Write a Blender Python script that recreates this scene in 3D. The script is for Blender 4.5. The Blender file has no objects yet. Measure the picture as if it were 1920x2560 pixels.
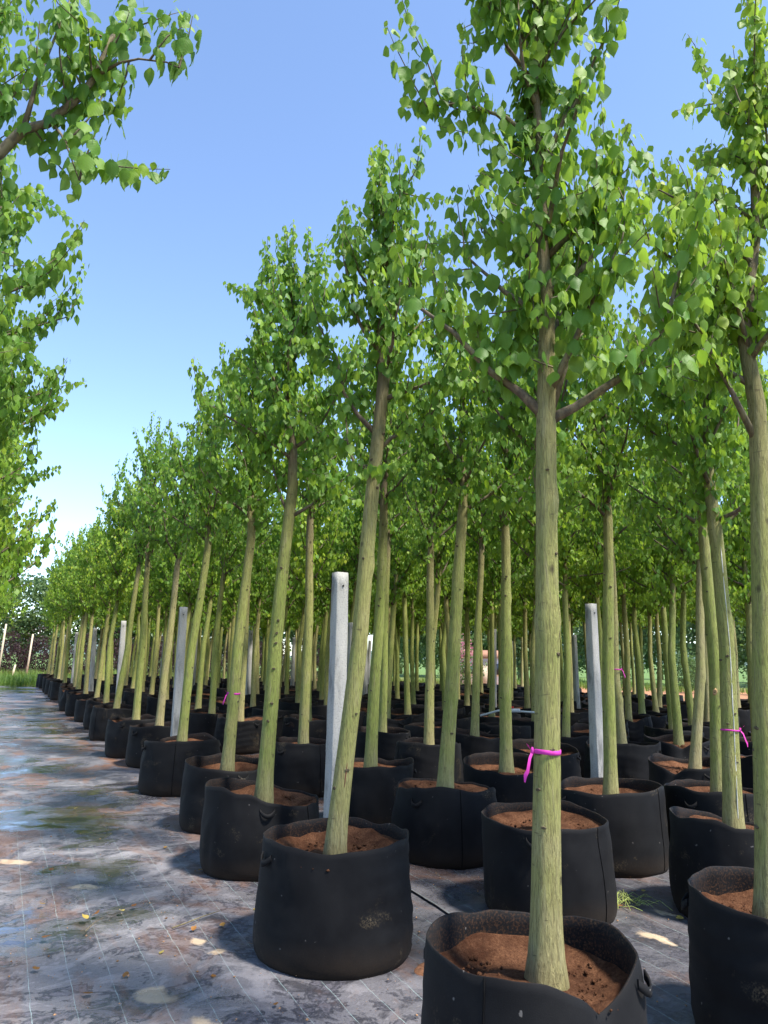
import bpy, math, random
import numpy as np
from mathutils import Matrix, Vector

# ------------------------------------------------------------------ camera, sky, sun, exposure
S = bpy.context.scene
COL = S.collection
PI = math.pi
YAW, PITCH, ROLL, CZ = math.radians(26.67), math.radians(11.03), math.radians(1.0), 1.41
HD = Vector((math.sin(YAW), math.cos(YAW), 0)); RT = Vector((math.cos(YAW), -math.sin(YAW), 0)); ZZ = Vector((0, 0, 1))
FW = HD * math.cos(PITCH) + ZZ * math.sin(PITCH)
UP0 = -HD * math.sin(PITCH) + ZZ * math.cos(PITCH)
CR = RT * math.cos(ROLL) + UP0 * math.sin(ROLL)
CU = -RT * math.sin(ROLL) + UP0 * math.cos(ROLL)
cam_d = bpy.data.cameras.new('camera')
cam_d.sensor_fit = 'VERTICAL'; cam_d.sensor_height = 24; cam_d.lens = 24 * 1850 / 2560
cam_d.clip_start = 0.05; cam_d.clip_end = 2000
cam = bpy.data.objects.new('camera', cam_d); COL.objects.link(cam)
m = Matrix.Identity(4)
for i, v in enumerate((CR, CU, -FW)):
    for j in range(3): m[j][i] = v[j]
m.translation = (0, 0, CZ)
cam.matrix_world = m
S.camera = cam

SUN_EL = math.radians(60)
SUN_AZ = math.radians(148)          # clockwise from +Y (the row direction)
w = bpy.data.worlds.new('World'); S.world = w; w.use_nodes = True
nt = w.node_tree
bg = nt.nodes['Background']; bg.inputs['Strength'].default_value = 0.15
sky = nt.nodes.new('ShaderNodeTexSky'); sky.sky_type = 'NISHITA'; sky.sun_disc = False
sky.sun_elevation = SUN_EL; sky.sun_rotation = SUN_AZ
sky.air_density = 0.75; sky.dust_density = 0.2; sky.ozone_density = 1.6; sky.altitude = 50
nt.links.new(sky.outputs[0], bg.inputs[0])
sd = bpy.data.lights.new('sun', 'SUN'); sd.energy = 3.8; sd.angle = math.radians(7); sd.color = (1, 0.94, 0.84)
so = bpy.data.objects.new('sun', sd); COL.objects.link(so)
sv = Vector((math.sin(SUN_AZ) * math.cos(SUN_EL), math.cos(SUN_AZ) * math.cos(SUN_EL), math.sin(SUN_EL)))
so.rotation_euler = sv.to_track_quat('Z', 'Y').to_euler()
S.view_settings.view_transform = 'Standard'
try: S.view_settings.look = 'None'
except Exception: pass
S.view_settings.gamma = 1; S.view_settings.exposure = 1.45
S.view_settings.use_curve_mapping = False
S.cycles.max_bounces = 8; S.cycles.diffuse_bounces = 4; S.cycles.glossy_bounces = 3
S.cycles.transmission_bounces = 4; S.cycles.use_denoising = True
S.cycles.caustics_reflective = False; S.cycles.caustics_refractive = False

# ------------------------------------------------------------------ small helpers
def link(o, parent=None):
    COL.objects.link(o)
    if parent is not None: o.parent = parent
    return o
def tag(o, label=None, cat=None, group=None, kind=None):
    if label: o['label'] = label
    if cat: o['category'] = cat
    if group: o['group'] = group
    if kind: o['kind'] = kind
    return o
def empty(name, loc, rz=0.0):
    o = bpy.data.objects.new(name, None); o.empty_display_size = 0.1
    o.location = loc; o.rotation_euler = (0, 0, rz)
    return link(o)
def obj(name, me, mat=None, parent=None):
    if mat is not None and len(me.materials) == 0: me.materials.append(mat)
    return link(bpy.data.objects.new(name, me), parent)
def fast_mesh(name, verts, faces, smooth=True, uvs=None, tint=None):
    """verts (N,3); faces (M,k) array with one k, or a list of such arrays"""
    me = bpy.data.meshes.new(name)
    verts = np.asarray(verts, np.float32).reshape(-1, 3)
    if isinstance(faces, np.ndarray): faces = [faces]
    faces = [np.asarray(f, np.int32) for f in faces if len(f)]
    li = np.concatenate([f.ravel() for f in faces])
    tot = np.concatenate([np.full(len(f), f.shape[1], np.int32) for f in faces])
    st = np.concatenate([[0], np.cumsum(tot)[:-1]]).astype(np.int32)
    me.vertices.add(len(verts)); me.vertices.foreach_set('co', verts.ravel())
    me.loops.add(len(li)); me.loops.foreach_set('vertex_index', li)
    me.polygons.add(len(tot)); me.polygons.foreach_set('loop_start', st); me.polygons.foreach_set('loop_total', tot)
    if smooth: me.polygons.foreach_set('use_smooth', np.ones(len(tot), bool))
    if uvs is not None:
        uv = me.uv_layers.new(name='UVMap')
        uv.data.foreach_set('uv', np.asarray(uvs, np.float32)[li].ravel())
    if tint is not None:
        a = me.attributes.new('tint', 'FLOAT', 'POINT'); a.data.foreach_set('value', np.asarray(tint, np.float32))
    me.update(calc_edges=True)
    return me
class MB:
    def __init__(s): s.v = []; s.q = []; s.t = []; s.n = 0
    def add(s, v, q=None, t=None):
        v = np.asarray(v, float).reshape(-1, 3); s.v.append(v)
        if q is not None and len(q): s.q.append(np.asarray(q, int) + s.n)
        if t is not None and len(t): s.t.append(np.asarray(t, int) + s.n)
        s.n += len(v)
    def tube(s, pts, rad, seg=8, cap=True, wob=0.0, rng=None):
        pts = np.asarray(pts, float); n = len(pts); rad = np.broadcast_to(np.asarray(rad, float), (n,))
        tan = np.gradient(pts, axis=0); tan /= np.linalg.norm(tan, axis=1)[:, None] + 1e-9
        ref = np.array([1.0, 0, 0]) if abs(tan[:, 0]).mean() < .8 else np.array([0, 1.0, 0])
        a = np.cross(tan, ref); a /= np.linalg.norm(a, axis=1)[:, None] + 1e-9
        b = np.cross(tan, a)
        th = np.arange(seg) * 2 * PI / seg
        r = rad[:, None] * np.ones(seg)
        if wob and rng is not None: r = r * (1 + wob * rng.standard_normal((n, seg)))
        v = pts[:, None, :] + r[..., None] * (np.cos(th)[None, :, None] * a[:, None, :] + np.sin(th)[None, :, None] * b[:, None, :])
        i = np.arange(n - 1)[:, None] * seg; j = np.arange(seg)[None]; j2 = (j + 1) % seg
        q = np.stack([i + j, i + j2, i + seg + j2, i + seg + j], -1).reshape(-1, 4)
        v = v.reshape(-1, 3); t = None
        if cap:
            v = np.vstack([v, pts[0], pts[-1]])
            jj = np.arange(seg); k = (jj + 1) % seg
            t = np.vstack([np.stack([np.full(seg, n * seg), k, jj], -1),
                           np.stack([np.full(seg, n * seg + 1), (n - 1) * seg + jj, (n - 1) * seg + k], -1)])
        s.add(v, q, t)
    def box(s, c, d, rz=0.0, top=1.0):
        x, y, z = np.array(d) / 2.0
        v = np.array([[-x, -y, -z], [x, -y, -z], [x, y, -z], [-x, y, -z], [-x * top, -y * top, z], [x * top, -y * top, z], [x * top, y * top, z], [-x * top, y * top, z]])
        c_, s_ = math.cos(rz), math.sin(rz)
        v = v @ np.array([[c_, s_, 0], [-s_, c_, 0], [0, 0, 1]]) + np.array(c)
        s.add(v, [[0, 3, 2, 1], [4, 5, 6, 7], [0, 1, 5, 4], [1, 2, 6, 5], [2, 3, 7, 6], [3, 0, 4, 7]])
    def mesh(s, name, smooth=True):
        f = []
        if s.q: f.append(np.vstack(s.q))
        if s.t: f.append(np.vstack(s.t))
        return fast_mesh(name, np.vstack(s.v), f, smooth)
    def build(s, name, mat, parent=None, smooth=True):
        return obj(name, s.mesh(name, smooth), mat, parent)
def waves(seed, n=10, lo=1.0, hi=6.0, dim=2):
    """smooth random field: a function of (..., dim) points, about -1..1"""
    r = np.random.default_rng(seed)
    k = r.standard_normal((n, dim)); k /= np.linalg.norm(k, axis=1)[:, None]
    fr = np.exp(r.uniform(math.log(lo), math.log(hi), n)); k *= fr[:, None]; ph = r.uniform(0, 2 * PI, n)
    am = 1 / fr ** .6; am /= np.sqrt((am ** 2).sum())
    return lambda p: (np.sin(np.asarray(p) @ k.T + ph) * am).sum(-1)

# ------------------------------------------------------------------ materials
def mat(name):
    M = bpy.data.materials.new(name); M.use_nodes = True
    return M, M.node_tree, M.node_tree.nodes['Principled BSDF']
def N(t, typ, **kw):
    n = t.nodes.new(typ)
    for k, v in kw.items():
        if k in n.inputs: n.inputs[k].default_value = v
        else: setattr(n, k, v)
    return n
def ramp(t, fac, stops):
    n = t.nodes.new('ShaderNodeValToRGB'); cr = n.color_ramp
    while len(cr.elements) < len(stops): cr.elements.new(0.5)
    for e, (p, c) in zip(cr.elements, stops):
        e.position = p; e.color = (*c, 1) if len(c) == 3 else c
    if fac is not None: t.links.new(fac, n.inputs[0])
    return n.outputs[0]
def g(v): return (v, v, v)
def mix(t, fac, a, b, typ='MIX'):
    n = t.nodes.new('ShaderNodeMix'); n.data_type = 'RGBA'; n.blend_type = typ
    for s_, v in ((n.inputs[0], fac), (n.inputs[6], a), (n.inputs[7], b)):
        if hasattr(v, 'is_linked'): t.links.new(v, s_)
        elif isinstance(v, (int, float)): s_.default_value = v
        else: s_.default_value = (*v, 1)
    return n.outputs[2]
def math_(t, op, a, b=None, c=None, clamp=False):
    n = t.nodes.new('ShaderNodeMath'); n.operation = op; n.use_clamp = clamp
    for i, v in enumerate((a, b, c)):
        if v is None: continue
        if hasattr(v, 'is_linked'): t.links.new(v, n.inputs[i])
        else: n.inputs[i].default_value = v
    return n.outputs[0]
def coords(t, kind='Object', scale=(1, 1, 1), rot=(0, 0, 0)):
    c = t.nodes.new('ShaderNodeTexCoord'); mp = t.nodes.new('ShaderNodeMapping')
    mp.inputs['Scale'].default_value = scale; mp.inputs['Rotation'].default_value = rot
    t.links.new(c.outputs[kind], mp.inputs[0]); return mp.outputs[0]
def noise(t, vec, scale, detail=4, rough=.55, dist=0.0):
    n = N(t, 'ShaderNodeTexNoise', Scale=scale, Detail=detail, Roughness=rough, Distortion=dist)
    t.links.new(vec, n.inputs['Vector']); return n.outputs['Fac']
def bump(t, b, h, strength=.5, dist=.01):
    n = N(t, 'ShaderNodeBump', Strength=strength, Distance=dist)
    t.links.new(h, n.inputs['Height']); t.links.new(n.outputs[0], b.inputs['Normal'])

def leaf_material(name, stops, back, trans, rough=.45):
    M, t, b = mat(name)
    at = N(t, 'ShaderNodeAttribute', attribute_name='tint')
    col = ramp(t, at.outputs['Fac'], stops)
    uv = t.nodes.new('ShaderNodeTexCoord'); sx = t.nodes.new('ShaderNodeSeparateXYZ'); t.links.new(uv.outputs['UV'], sx.inputs[0])
    au = math_(t, 'ABSOLUTE', math_(t, 'SUBTRACT', sx.outputs[0], .5))
    vein = math_(t, 'SINE', math_(t, 'MULTIPLY', math_(t, 'SUBTRACT', sx.outputs[1], math_(t, 'MULTIPLY', au, .55)), 44.0))
    vm = math_(t, 'MAXIMUM', math_(t, 'MULTIPLY', math_(t, 'SUBTRACT', vein, .55, clamp=True), .7), math_(t, 'LESS_THAN', au, .02))
    col = mix(t, math_(t, 'MULTIPLY', vm, .22), col, (.20, .30, .06))
    geo = t.nodes.new('ShaderNodeNewGeometry')
    col2 = mix(t, math_(t, 'MULTIPLY', geo.outputs['Backfacing'], .55), col, back)
    t.links.new(col2, b.inputs['Base Color']); b.inputs['Roughness'].default_value = rough
    b.inputs['Specular IOR Level'].default_value = .28
    bump(t, b, vein, .08, .002)
    tr = t.nodes.new('ShaderNodeBsdfTranslucent')
    t.links.new(mix(t, .6, col2, trans), tr.inputs[0])
    ms = t.nodes.new('ShaderNodeMixShader'); ms.inputs[0].default_value = .46
    out = t.nodes['Material Output']
    t.links.new(b.outputs[0], ms.inputs[1]); t.links.new(tr.outputs[0], ms.inputs[2]); t.links.new(ms.outputs[0], out.inputs[0])
    return M
M_LEAF = leaf_material('leaf_green', [(0, (.046, .130, .026)), (.32, (.108, .236, .031)), (.62, (.215, .350, .031)), (1, (.37, .43, .03))], (.155, .265, .08), (.38, .57, .035), .52)
M_FAR = leaf_material('far_leaf', [(0, (.05, .10, .05)), (1, (.13, .22, .08))], (.12, .18, .08), (.16, .26, .06))
M_PURPLE = leaf_material('purple_leaf', [(0, (.035, .018, .026)), (1, (.085, .045, .055))], (.07, .05, .05), (.09, .03, .04))
M_PINK = leaf_material('pink_petal', [(0, (.55, .14, .24)), (1, (.75, .35, .42))], (.6, .3, .35), (.7, .3, .4))
M_GRASS = leaf_material('grass_blade', [(0, (.06, .14, .025)), (1, (.20, .28, .05))], (.12, .2, .05), (.2, .34, .04))
M_DRY = leaf_material('fallen_leaf_dry', [(0, (.14, .05, .02)), (.5, (.38, .17, .05)), (1, (.62, .50, .12))], (.35, .22, .08), (.5, .35, .08))

def bark_material():
    M, t, b = mat('bark')
    v = coords(t, 'Object', (1, 1, .11)); vo = coords(t, 'Object')
    fis = noise(t, v, 150, 6, .72, .5); fis2 = noise(t, v, 48, 5, .65, .3)
    oi = t.nodes.new('ShaderNodeObjectInfo')
    big = noise(t, vo, 3.5, 3)
    oi_c = math_(t, 'ADD', math_(t, 'MULTIPLY', oi.outputs['Random'], .5), math_(t, 'MULTIPLY', big, .75))
    green = ramp(t, oi_c, [(.25, (.35, .305, .16)), (.5, (.31, .30, .105)), (.72, (.245, .285, .070))])
    sx = t.nodes.new('ShaderNodeSeparateXYZ'); t.links.new(vo, sx.inputs[0])
    hi = math_(t, 'ADD', sx.outputs[2], math_(t, 'MULTIPLY', math_(t, 'SUBTRACT', big, .5), 1.4))
    up = ramp(t, math_(t, 'DIVIDE', hi, 4.0), [(.38, g(0)), (.66, g(1))])
    foot = ramp(t, sx.outputs[2], [(.02, g(1)), (.34, g(0))])
    c = mix(t, math_(t, 'MULTIPLY', foot, .6), green, (.36, .29, .16))
    c = mix(t, up, c, (.17, .135, .08))
    c = mix(t, ramp(t, fis, [(.40, g(.6)), (.52, g(0))]), c, (.11, .09, .04))
    c = mix(t, ramp(t, fis2, [(.54, g(0)), (.7, g(.4))]), c, (.40, .36, .20))
    # horizontal lenticel scars
    sc = noise(t, coords(t, 'Object', (2.2, 2.2, 9)), 9, 2, .5)
    c = mix(t, ramp(t, sc, [(.68, g(0)), (.73, g(.6))]), c, (.08, .06, .035))
    vz = N(t, 'ShaderNodeTexVoronoi', Scale=7.5); t.links.new(coords(t, 'Object', (1.3, 1.3, 1)), vz.inputs['Vector'])
    dd = math_(t, 'ADD', vz.outputs['Distance'], math_(t, 'MULTIPLY', math_(t, 'SUBTRACT', fis2, .5), .25))
    c = mix(t, ramp(t, dd, [(.03, g(.85)), (.10, g(.45)), (.14, g(0))]), c, (.055, .042, .025))
    t.links.new(c, b.inputs['Base Color']); b.inputs['Roughness'].default_value = .85
    b.inputs['Specular IOR Level'].default_value = .25
    bump(t, b, math_(t, 'ADD', fis, math_(t, 'MULTIPLY', fis2, .7)), 1.0, .014)
    return M
M_BARK = bark_material()
def twig_material():
    M, t, b = mat('twig_bark')
    v = coords(t, 'Object', (1, 1, .4)); f = noise(t, v, 60, 4)
    sx = noise(t, coords(t), 6, 3)
    c = mix(t, ramp(t, sx, [(.4, g(0)), (.65, g(1))]), (.12, .09, .06), (.165, .145, .07))
    c = mix(t, ramp(t, f, [(.4, g(.6)), (.55, g(0))]), c, (.035, .026, .02))
    t.links.new(c, b.inputs['Base Color']); b.inputs['Roughness'].default_value = .85; bump(t, b, f, .7, .006)
    return M
M_TWIG = twig_material()
def bag_material():
    M, t, b = mat('bag_fabric')
    vo = coords(t, 'Object'); sx = t.nodes.new('ShaderNodeSeparateXYZ'); t.links.new(vo, sx.inputs[0])
    oi = t.nodes.new('ShaderNodeObjectInfo')
    sh = t.nodes.new('ShaderNodeVectorMath'); sh.operation = 'ADD'
    cm = t.nodes.new('ShaderNodeCombineXYZ')
    for i in range(3): t.links.new(math_(t, 'MULTIPLY', oi.outputs['Random'], 37.0), cm.inputs[i])
    t.links.new(vo, sh.inputs[0]); t.links.new(cm.outputs[0], sh.inputs[1]); v = sh.outputs[0]
    fine = noise(t, v, 260, 3, .6); mid = noise(t, v, 6, 5, .6); mud = noise(t, v, 4.0, 6, .65, .4); speck = noise(t, v, 120, 4, .75)
    c = ramp(t, mid, [(.35, (.0042, .0042, .0050)), (.7, (.0090, .0090, .0098))])
    low = ramp(t, math_(t, 'ADD', sx.outputs[2], math_(t, 'MULTIPLY', mud, .16)), [(.09, g(.75)), (.22, g(0))])
    c = mix(t, math_(t, 'MULTIPLY', low, ramp(t, speck, [(.3, g(.35)), (.6, g(1))])), c, (.030, .020, .013))
    m1 = math_(t, 'MULTIPLY', ramp(t, mud, [(.60, g(0)), (.70, g(1))]), ramp(t, speck, [(.47, g(0)), (.62, g(1))]))
    c = mix(t, math_(t, 'MULTIPLY', m1, .75), c, (.13, .10, .06))
    pale = ramp(t, noise(t, v, 34, 2, .5), [(.74, g(0)), (.77, g(1))])
    c = mix(t, math_(t, 'MULTIPLY', pale, .35), c, (.28, .26, .24))
    rim = ramp(t, sx.outputs[2], [(.435, g(0)), (.50, g(1))])
    geo = t.nodes.new('ShaderNodeNewGeometry')
    # coir dust clinging inside the bag
    at = N(t, 'ShaderNodeAttribute', attribute_name='tint')
    c = mix(t, math_(t, 'MULTIPLY', at.outputs['Fac'], ramp(t, speck, [(.50, g(.0)), (.62, g(.9))])), c, (.075, .036, .018))
    t.links.new(c, b.inputs['Base Color']); b.inputs['Roughness'].default_value = .70
    b.inputs['Specular IOR Level'].default_value = .13
    b.inputs['Sheen Weight'].default_value = .015; b.inputs['Sheen Roughness'].default_value = .5
    bump(t, b, math_(t, 'ADD', fine, math_(t, 'MULTIPLY', mid, .8)), .16, .004)
    return M
M_BAG = bag_material()
def soil_material():
    M, t, b = mat('coir_soil')
    v = coords(t, 'Object'); a = noise(t, v, 95, 6, .8); c2 = noise(t, v, 9, 5, .6)
    c = ramp(t, c2, [(.35, (.055, .024, .013)), (.65, (.175, .083, .044))])
    c = mix(t, ramp(t, a, [(.38, g(.8)), (.55, g(0))]), c, (.055, .020, .010))
    c = mix(t, ramp(t, a, [(.60, g(0)), (.72, g(.7))]), c, (.34, .17, .085))
    t.links.new(c, b.inputs['Base Color']); b.inputs['Roughness'].default_value = .95; b.inputs['Specular IOR Level'].default_value = .1
    bump(t, b, math_(t, 'ADD', a, c2), 1.0, .015)
    return M
M_SOIL = soil_material()
def concrete_material():
    M, t, b = mat('concrete')
    v = coords(t, 'Object'); a = noise(t, v, 90, 5, .7); c2 = noise(t, coords(t, 'Object', (1, 1, .25)), 9, 5, .6)
    c = ramp(t, c2, [(.34, (.15, .15, .145)), (.46, (.33, .325, .305)), (.7, (.42, .405, .375))])
    c = mix(t, ramp(t, a, [(.34, g(.7)), (.46, g(0))]), c, (.16, .16, .16))
    t.links.new(c, b.inputs['Base Color']); b.inputs['Roughness'].default_value = .9; bump(t, b, a, .8, .006)
    return M
M_CONC = concrete_material()
SILT = [(.715, 3.50, .075, .13, .5), (.60, 5.20, .06, .11, 1.2), (.22, 6.0, .07, .14, .9), (3.19, 3.12, .06, .11, .2), (.86, 3.10, .05, .14, .3), (3.42, 2.75, .05, .15, .1), (1.02, 4.02, .05, .06, 1.0), (1.06, 3.86, .05, .05, .4), (.52, 7.2, .08, .16, .8), (3.55, 3.35, .04, .08, .3)]
def mat_material():
    M, t, b = mat('woven_ground_mat')
    vo = coords(t, 'Object'); sx = t.nodes.new('ShaderNodeSeparateXYZ'); t.links.new(vo, sx.inputs[0])
    X, Y = sx.outputs[0], sx.outputs[1]
    path = ramp(t, math_(t, 'DIVIDE', math_(t, 'ADD', X, 3.0), 10.0), [(.40, g(1)), (.52, g(.35))])     # the open path is siltier
    v = coords(t, 'Object', (1.0, 1.35, 1), (0, 0, .9))
    big = noise(t, v, .55, 5, .6, .6); silt = noise(t, v, 2.1, 7, .66, 1.0); silt2 = noise(t, v, 6.5, 6, .68, .8); fine = noise(t, vo, 60, 5, .7)
    base = mix(t, ramp(t, fine, [(.35, g(0)), (.65, g(1))]), (.034, .034, .042), (.068, .067, .078))
    # woven ribs across the mat
    wv = math_(t, 'SINE', math_(t, 'MULTIPLY', Y, 1250.0)); wx = math_(t, 'SINE', math_(t, 'MULTIPLY', X, 1250.0))
    weave = math_(t, 'MULTIPLY', math_(t, 'ADD', wv, wx), .5)
    m1 = math_(t, 'ADD', silt, math_(t, 'MULTIPLY', math_(t, 'SUBTRACT', silt2, .5), .45))
    film = ramp(t, m1, [(.47, g(0)), (.50, g(.6)), (.56, g(.45)), (.60, g(.85)), (.70, g(1))])
    film = math_(t, 'MULTIPLY', film, path)
    edge = math_(t, 'MULTIPLY', ramp(t, m1, [(.36, g(0)), (.42, g(.55)), (.45, g(0))]), path)
    c = mix(t, math_(t, 'MULTIPLY', film, .8), base, (.30, .285, .30))
    c = mix(t, edge, c, (.22, .205, .235))
    dk = noise(t, coords(t, 'Object', (1, 1.2, 1), (0, 0, .4)), 3.2, 6, .7, .8)
    c = mix(t, ramp(t, dk, [(.56, g(0)), (.63, g(.8))]), c, (.035, .034, .04))
    # pale dried silt left where small puddles stood
    nz = N(t, 'ShaderNodeTexNoise', Scale=9.0, Detail=5.0, Roughness=.6); t.links.new(vo, nz.inputs['Vector'])
    wob = N(t, 'ShaderNodeVectorMath', operation='MULTIPLY_ADD'); t.links.new(nz.outputs['Color'], wob.inputs[0]); wob.inputs[1].default_value = (.16, .16, 0); 
    off = N(t, 'ShaderNodeVectorMath', operation='SUBTRACT'); t.links.new(vo, off.inputs[0]); off.inputs[1].default_value = (.08, .08, 0); t.links.new(off.outputs[0], wob.inputs[2])
    tot = None
    for (px_, py_, rx_, ry_, rz_) in SILT:
        mp = t.nodes.new('ShaderNodeMapping'); mp.vector_type = 'TEXTURE'; mp.inputs['Location'].default_value = (px_, py_, 0); mp.inputs['Rotation'].default_value = (0, 0, rz_); mp.inputs['Scale'].default_value = (rx_, ry_, 1)
        t.links.new(wob.outputs[0], mp.inputs[0]); sep = t.nodes.new('ShaderNodeSeparateXYZ'); t.links.new(mp.outputs[0], sep.inputs[0])
        d2 = math_(t, 'ADD', math_(t, 'MULTIPLY', sep.outputs[0], sep.outputs[0]), math_(t, 'MULTIPLY', sep.outputs[1], sep.outputs[1]))
        mk = ramp(t, d2, [(.35, g(1)), (1, g(0))])
        tot = mk if tot is None else math_(t, 'MAXIMUM', tot, mk)
    c = mix(t, math_(t, 'MULTIPLY', tot, .9), c, (.52, .40, .27))
    # reddish-brown washed coir, heavier further along the path
    far = ramp(t, math_(t, 'DIVIDE', Y, 30.0), [(.05, g(.35)), (.20, g(.55)), (.28, g(1)), (.75, g(1)), (1, g(.6))])
    br = noise(t, coords(t, 'Object', (1.2, .7, 1)), 1.7, 6, .68, .8)
    brm = math_(t, 'MULTIPLY', ramp(t, br, [(.50, g(0)), (.60, g(1))]), far)
    c = mix(t, math_(t, 'MULTIPLY', brm, .8), c, (.20, .095, .048))
    spk = noise(t, vo, 38, 3, .8)
    c = mix(t, ramp(t, spk, [(.66, g(0)), (.72, g(.55))]), c, (.22, .11, .06))
    # coloured marker threads woven in along the rows
    ln = math_(t, 'ABSOLUTE', math_(t, 'SUBTRACT', math_(t, 'FRACT', math_(t, 'DIVIDE', math_(t, 'ADD', X, math_(t, 'MULTIPLY', math_(t, 'SUBTRACT', silt, .5), .02)), .165)), .5))
    lm = math_(t, 'MULTIPLY', math_(t, 'LESS_THAN', ln, .0085), ramp(t, math_(t, 'DIVIDE', Y, 12.0), [(.35, g(1)), (.75, g(.15))]))
    keep = ramp(t, silt2, [(.42, g(1)), (.62, g(.25))])
    c = mix(t, math_(t, 'MULTIPLY', math_(t, 'MULTIPLY', lm, keep), .55), c, (.40, .54, .52))
    wet = math_(t, 'MULTIPLY', ramp(t, math_(t, 'ADD', big, math_(t, 'MULTIPLY', math_(t, 'SUBTRACT', silt2, .5), .18)), [(.485, g(0)), (.535, g(1))]), path)
    wet = math_(t, 'MULTIPLY', wet, ramp(t, math_(t, 'DIVIDE', Y, 10.0), [(.30, g(.2)), (.44, g(1))]))
    wet = math_(t, 'MULTIPLY', wet, math_(t, 'SUBTRACT', 1.0, math_(t, 'MULTIPLY', film, .45)))
    c = mix(t, math_(t, 'MULTIPLY', wet, .62), c, (.022, .024, .030))
    t.links.new(c, b.inputs['Base Color'])
    t.links.new(math_(t, 'ADD', .5, math_(t, 'MULTIPLY', wet, .5)), b.inputs['Specular IOR Level'])
    r = math_(t, 'SUBTRACT', math_(t, 'ADD', .27, math_(t, 'MULTIPLY', fine, .25)), math_(t, 'MULTIPLY', wet, .46))
    t.links.new(math_(t, 'MAXIMUM', r, .035), b.inputs['Roughness'])
    h = math_(t, 'ADD', math_(t, 'MULTIPLY', silt2, .9), math_(t, 'ADD', math_(t, 'MULTIPLY', fine, .35), math_(t, 'MULTIPLY', weave, .05)))
    bn = N(t, 'ShaderNodeBump', Distance=.012); t.links.new(h, bn.inputs['Height'])
    t.links.new(math_(t, 'SUBTRACT', .65, math_(t, 'MULTIPLY', wet, .60)), bn.inputs['Strength'])
    t.links.new(bn.outputs[0], b.inputs['Normal'])
    return M
M_MAT = mat_material()
def terrain_material():
    M, t, b = mat('field_ground')
    vo = coords(t, 'Object'); sx = t.nodes.new('ShaderNodeSeparateXYZ'); t.links.new(vo, sx.inputs[0])
    a = noise(t, vo, .16, 4, .6, .5); f = noise(t, vo, 9, 6, .7)
    # bare red earth round the block, grass further out
    d = math_(t, 'ADD', sx.outputs[1], math_(t, 'MULTIPLY', sx.outputs[0], .9))
    earth = math_(t, 'MULTIPLY', ramp(t, math_(t, 'DIVIDE', d, 100.0), [(.33, g(.5)), (.36, g(1)), (.56, g(1)), (.62, g(.3)), (.70, g(0))]),
                  ramp(t, a, [(.30, g(.35)), (.45, g(1))]))
    grass = ramp(t, f, [(.3, (.055, .12, .022)), (.7, (.14, .22, .045))])
    soil = ramp(t, f, [(.3, (.24, .10, .045)), (.7, (.42, .22, .11))])
    t.links.new(mix(t, earth, grass, soil), b.inputs['Base Color']); b.inputs['Roughness'].default_value = .95
    bump(t, b, f, .8, .06)
    return M
M_FIELD = terrain_material()
def plain(name, col, rough=.6, var=.25, scale=20, metal=0.0, spec=.4, bmp=.2):
    M, t, b = mat(name); v = coords(t, 'Object'); n = noise(t, v, scale, 4)
    c = ramp(t, n, [(.3, tuple(x * (1 - var) for x in col)), (.7, tuple(min(1, x * (1 + var)) for x in col))])
    t.links.new(c, b.inputs['Base Color']); b.inputs['Roughness'].default_value = rough; b.inputs['Metallic'].default_value = metal
    b.inputs['Specular IOR Level'].default_value = spec
    if bmp: bump(t, b, n, bmp, .005)
    return M
M_RIBBON = plain('magenta_ribbon', (.50, .03, .30), .7, .15, 40)
M_SAND = plain('pale_silt', (.56, .40, .25), .9, .22, 14, bmp=.6)
M_SPILL = plain('spilled_coir', (.17, .075, .035), .95, .4, 40, bmp=.9)
M_PIPE = plain('grey_plastic', (.50, .53, .56), .35, .1, 8)
M_RED = plain('red_plastic', (.62, .03, .03), .4, .1, 8)
M_BLUE = plain('blue_plastic', (.10, .30, .55), .4, .1, 8)
M_WOOD = plain('pale_wood', (.50, .42, .30), .85, .2, 30)
M_WALL = plain('white_wall', (.72, .70, .67), .8, .06, 4)
M_ROOF = plain('orange_roof_tile', (.30, .15, .09), .8, .2, 12)
M_GLASS = plain('window_glass', (.03, .04, .05), .1, .1, 4, bmp=0)
M_WIRE = plain('wire', (.05, .05, .055), .6, .1, 4, bmp=0)
M_SEAM = plain('bag_seam', (.005, .005, .0055), .9, .2, 60, spec=.05)

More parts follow.
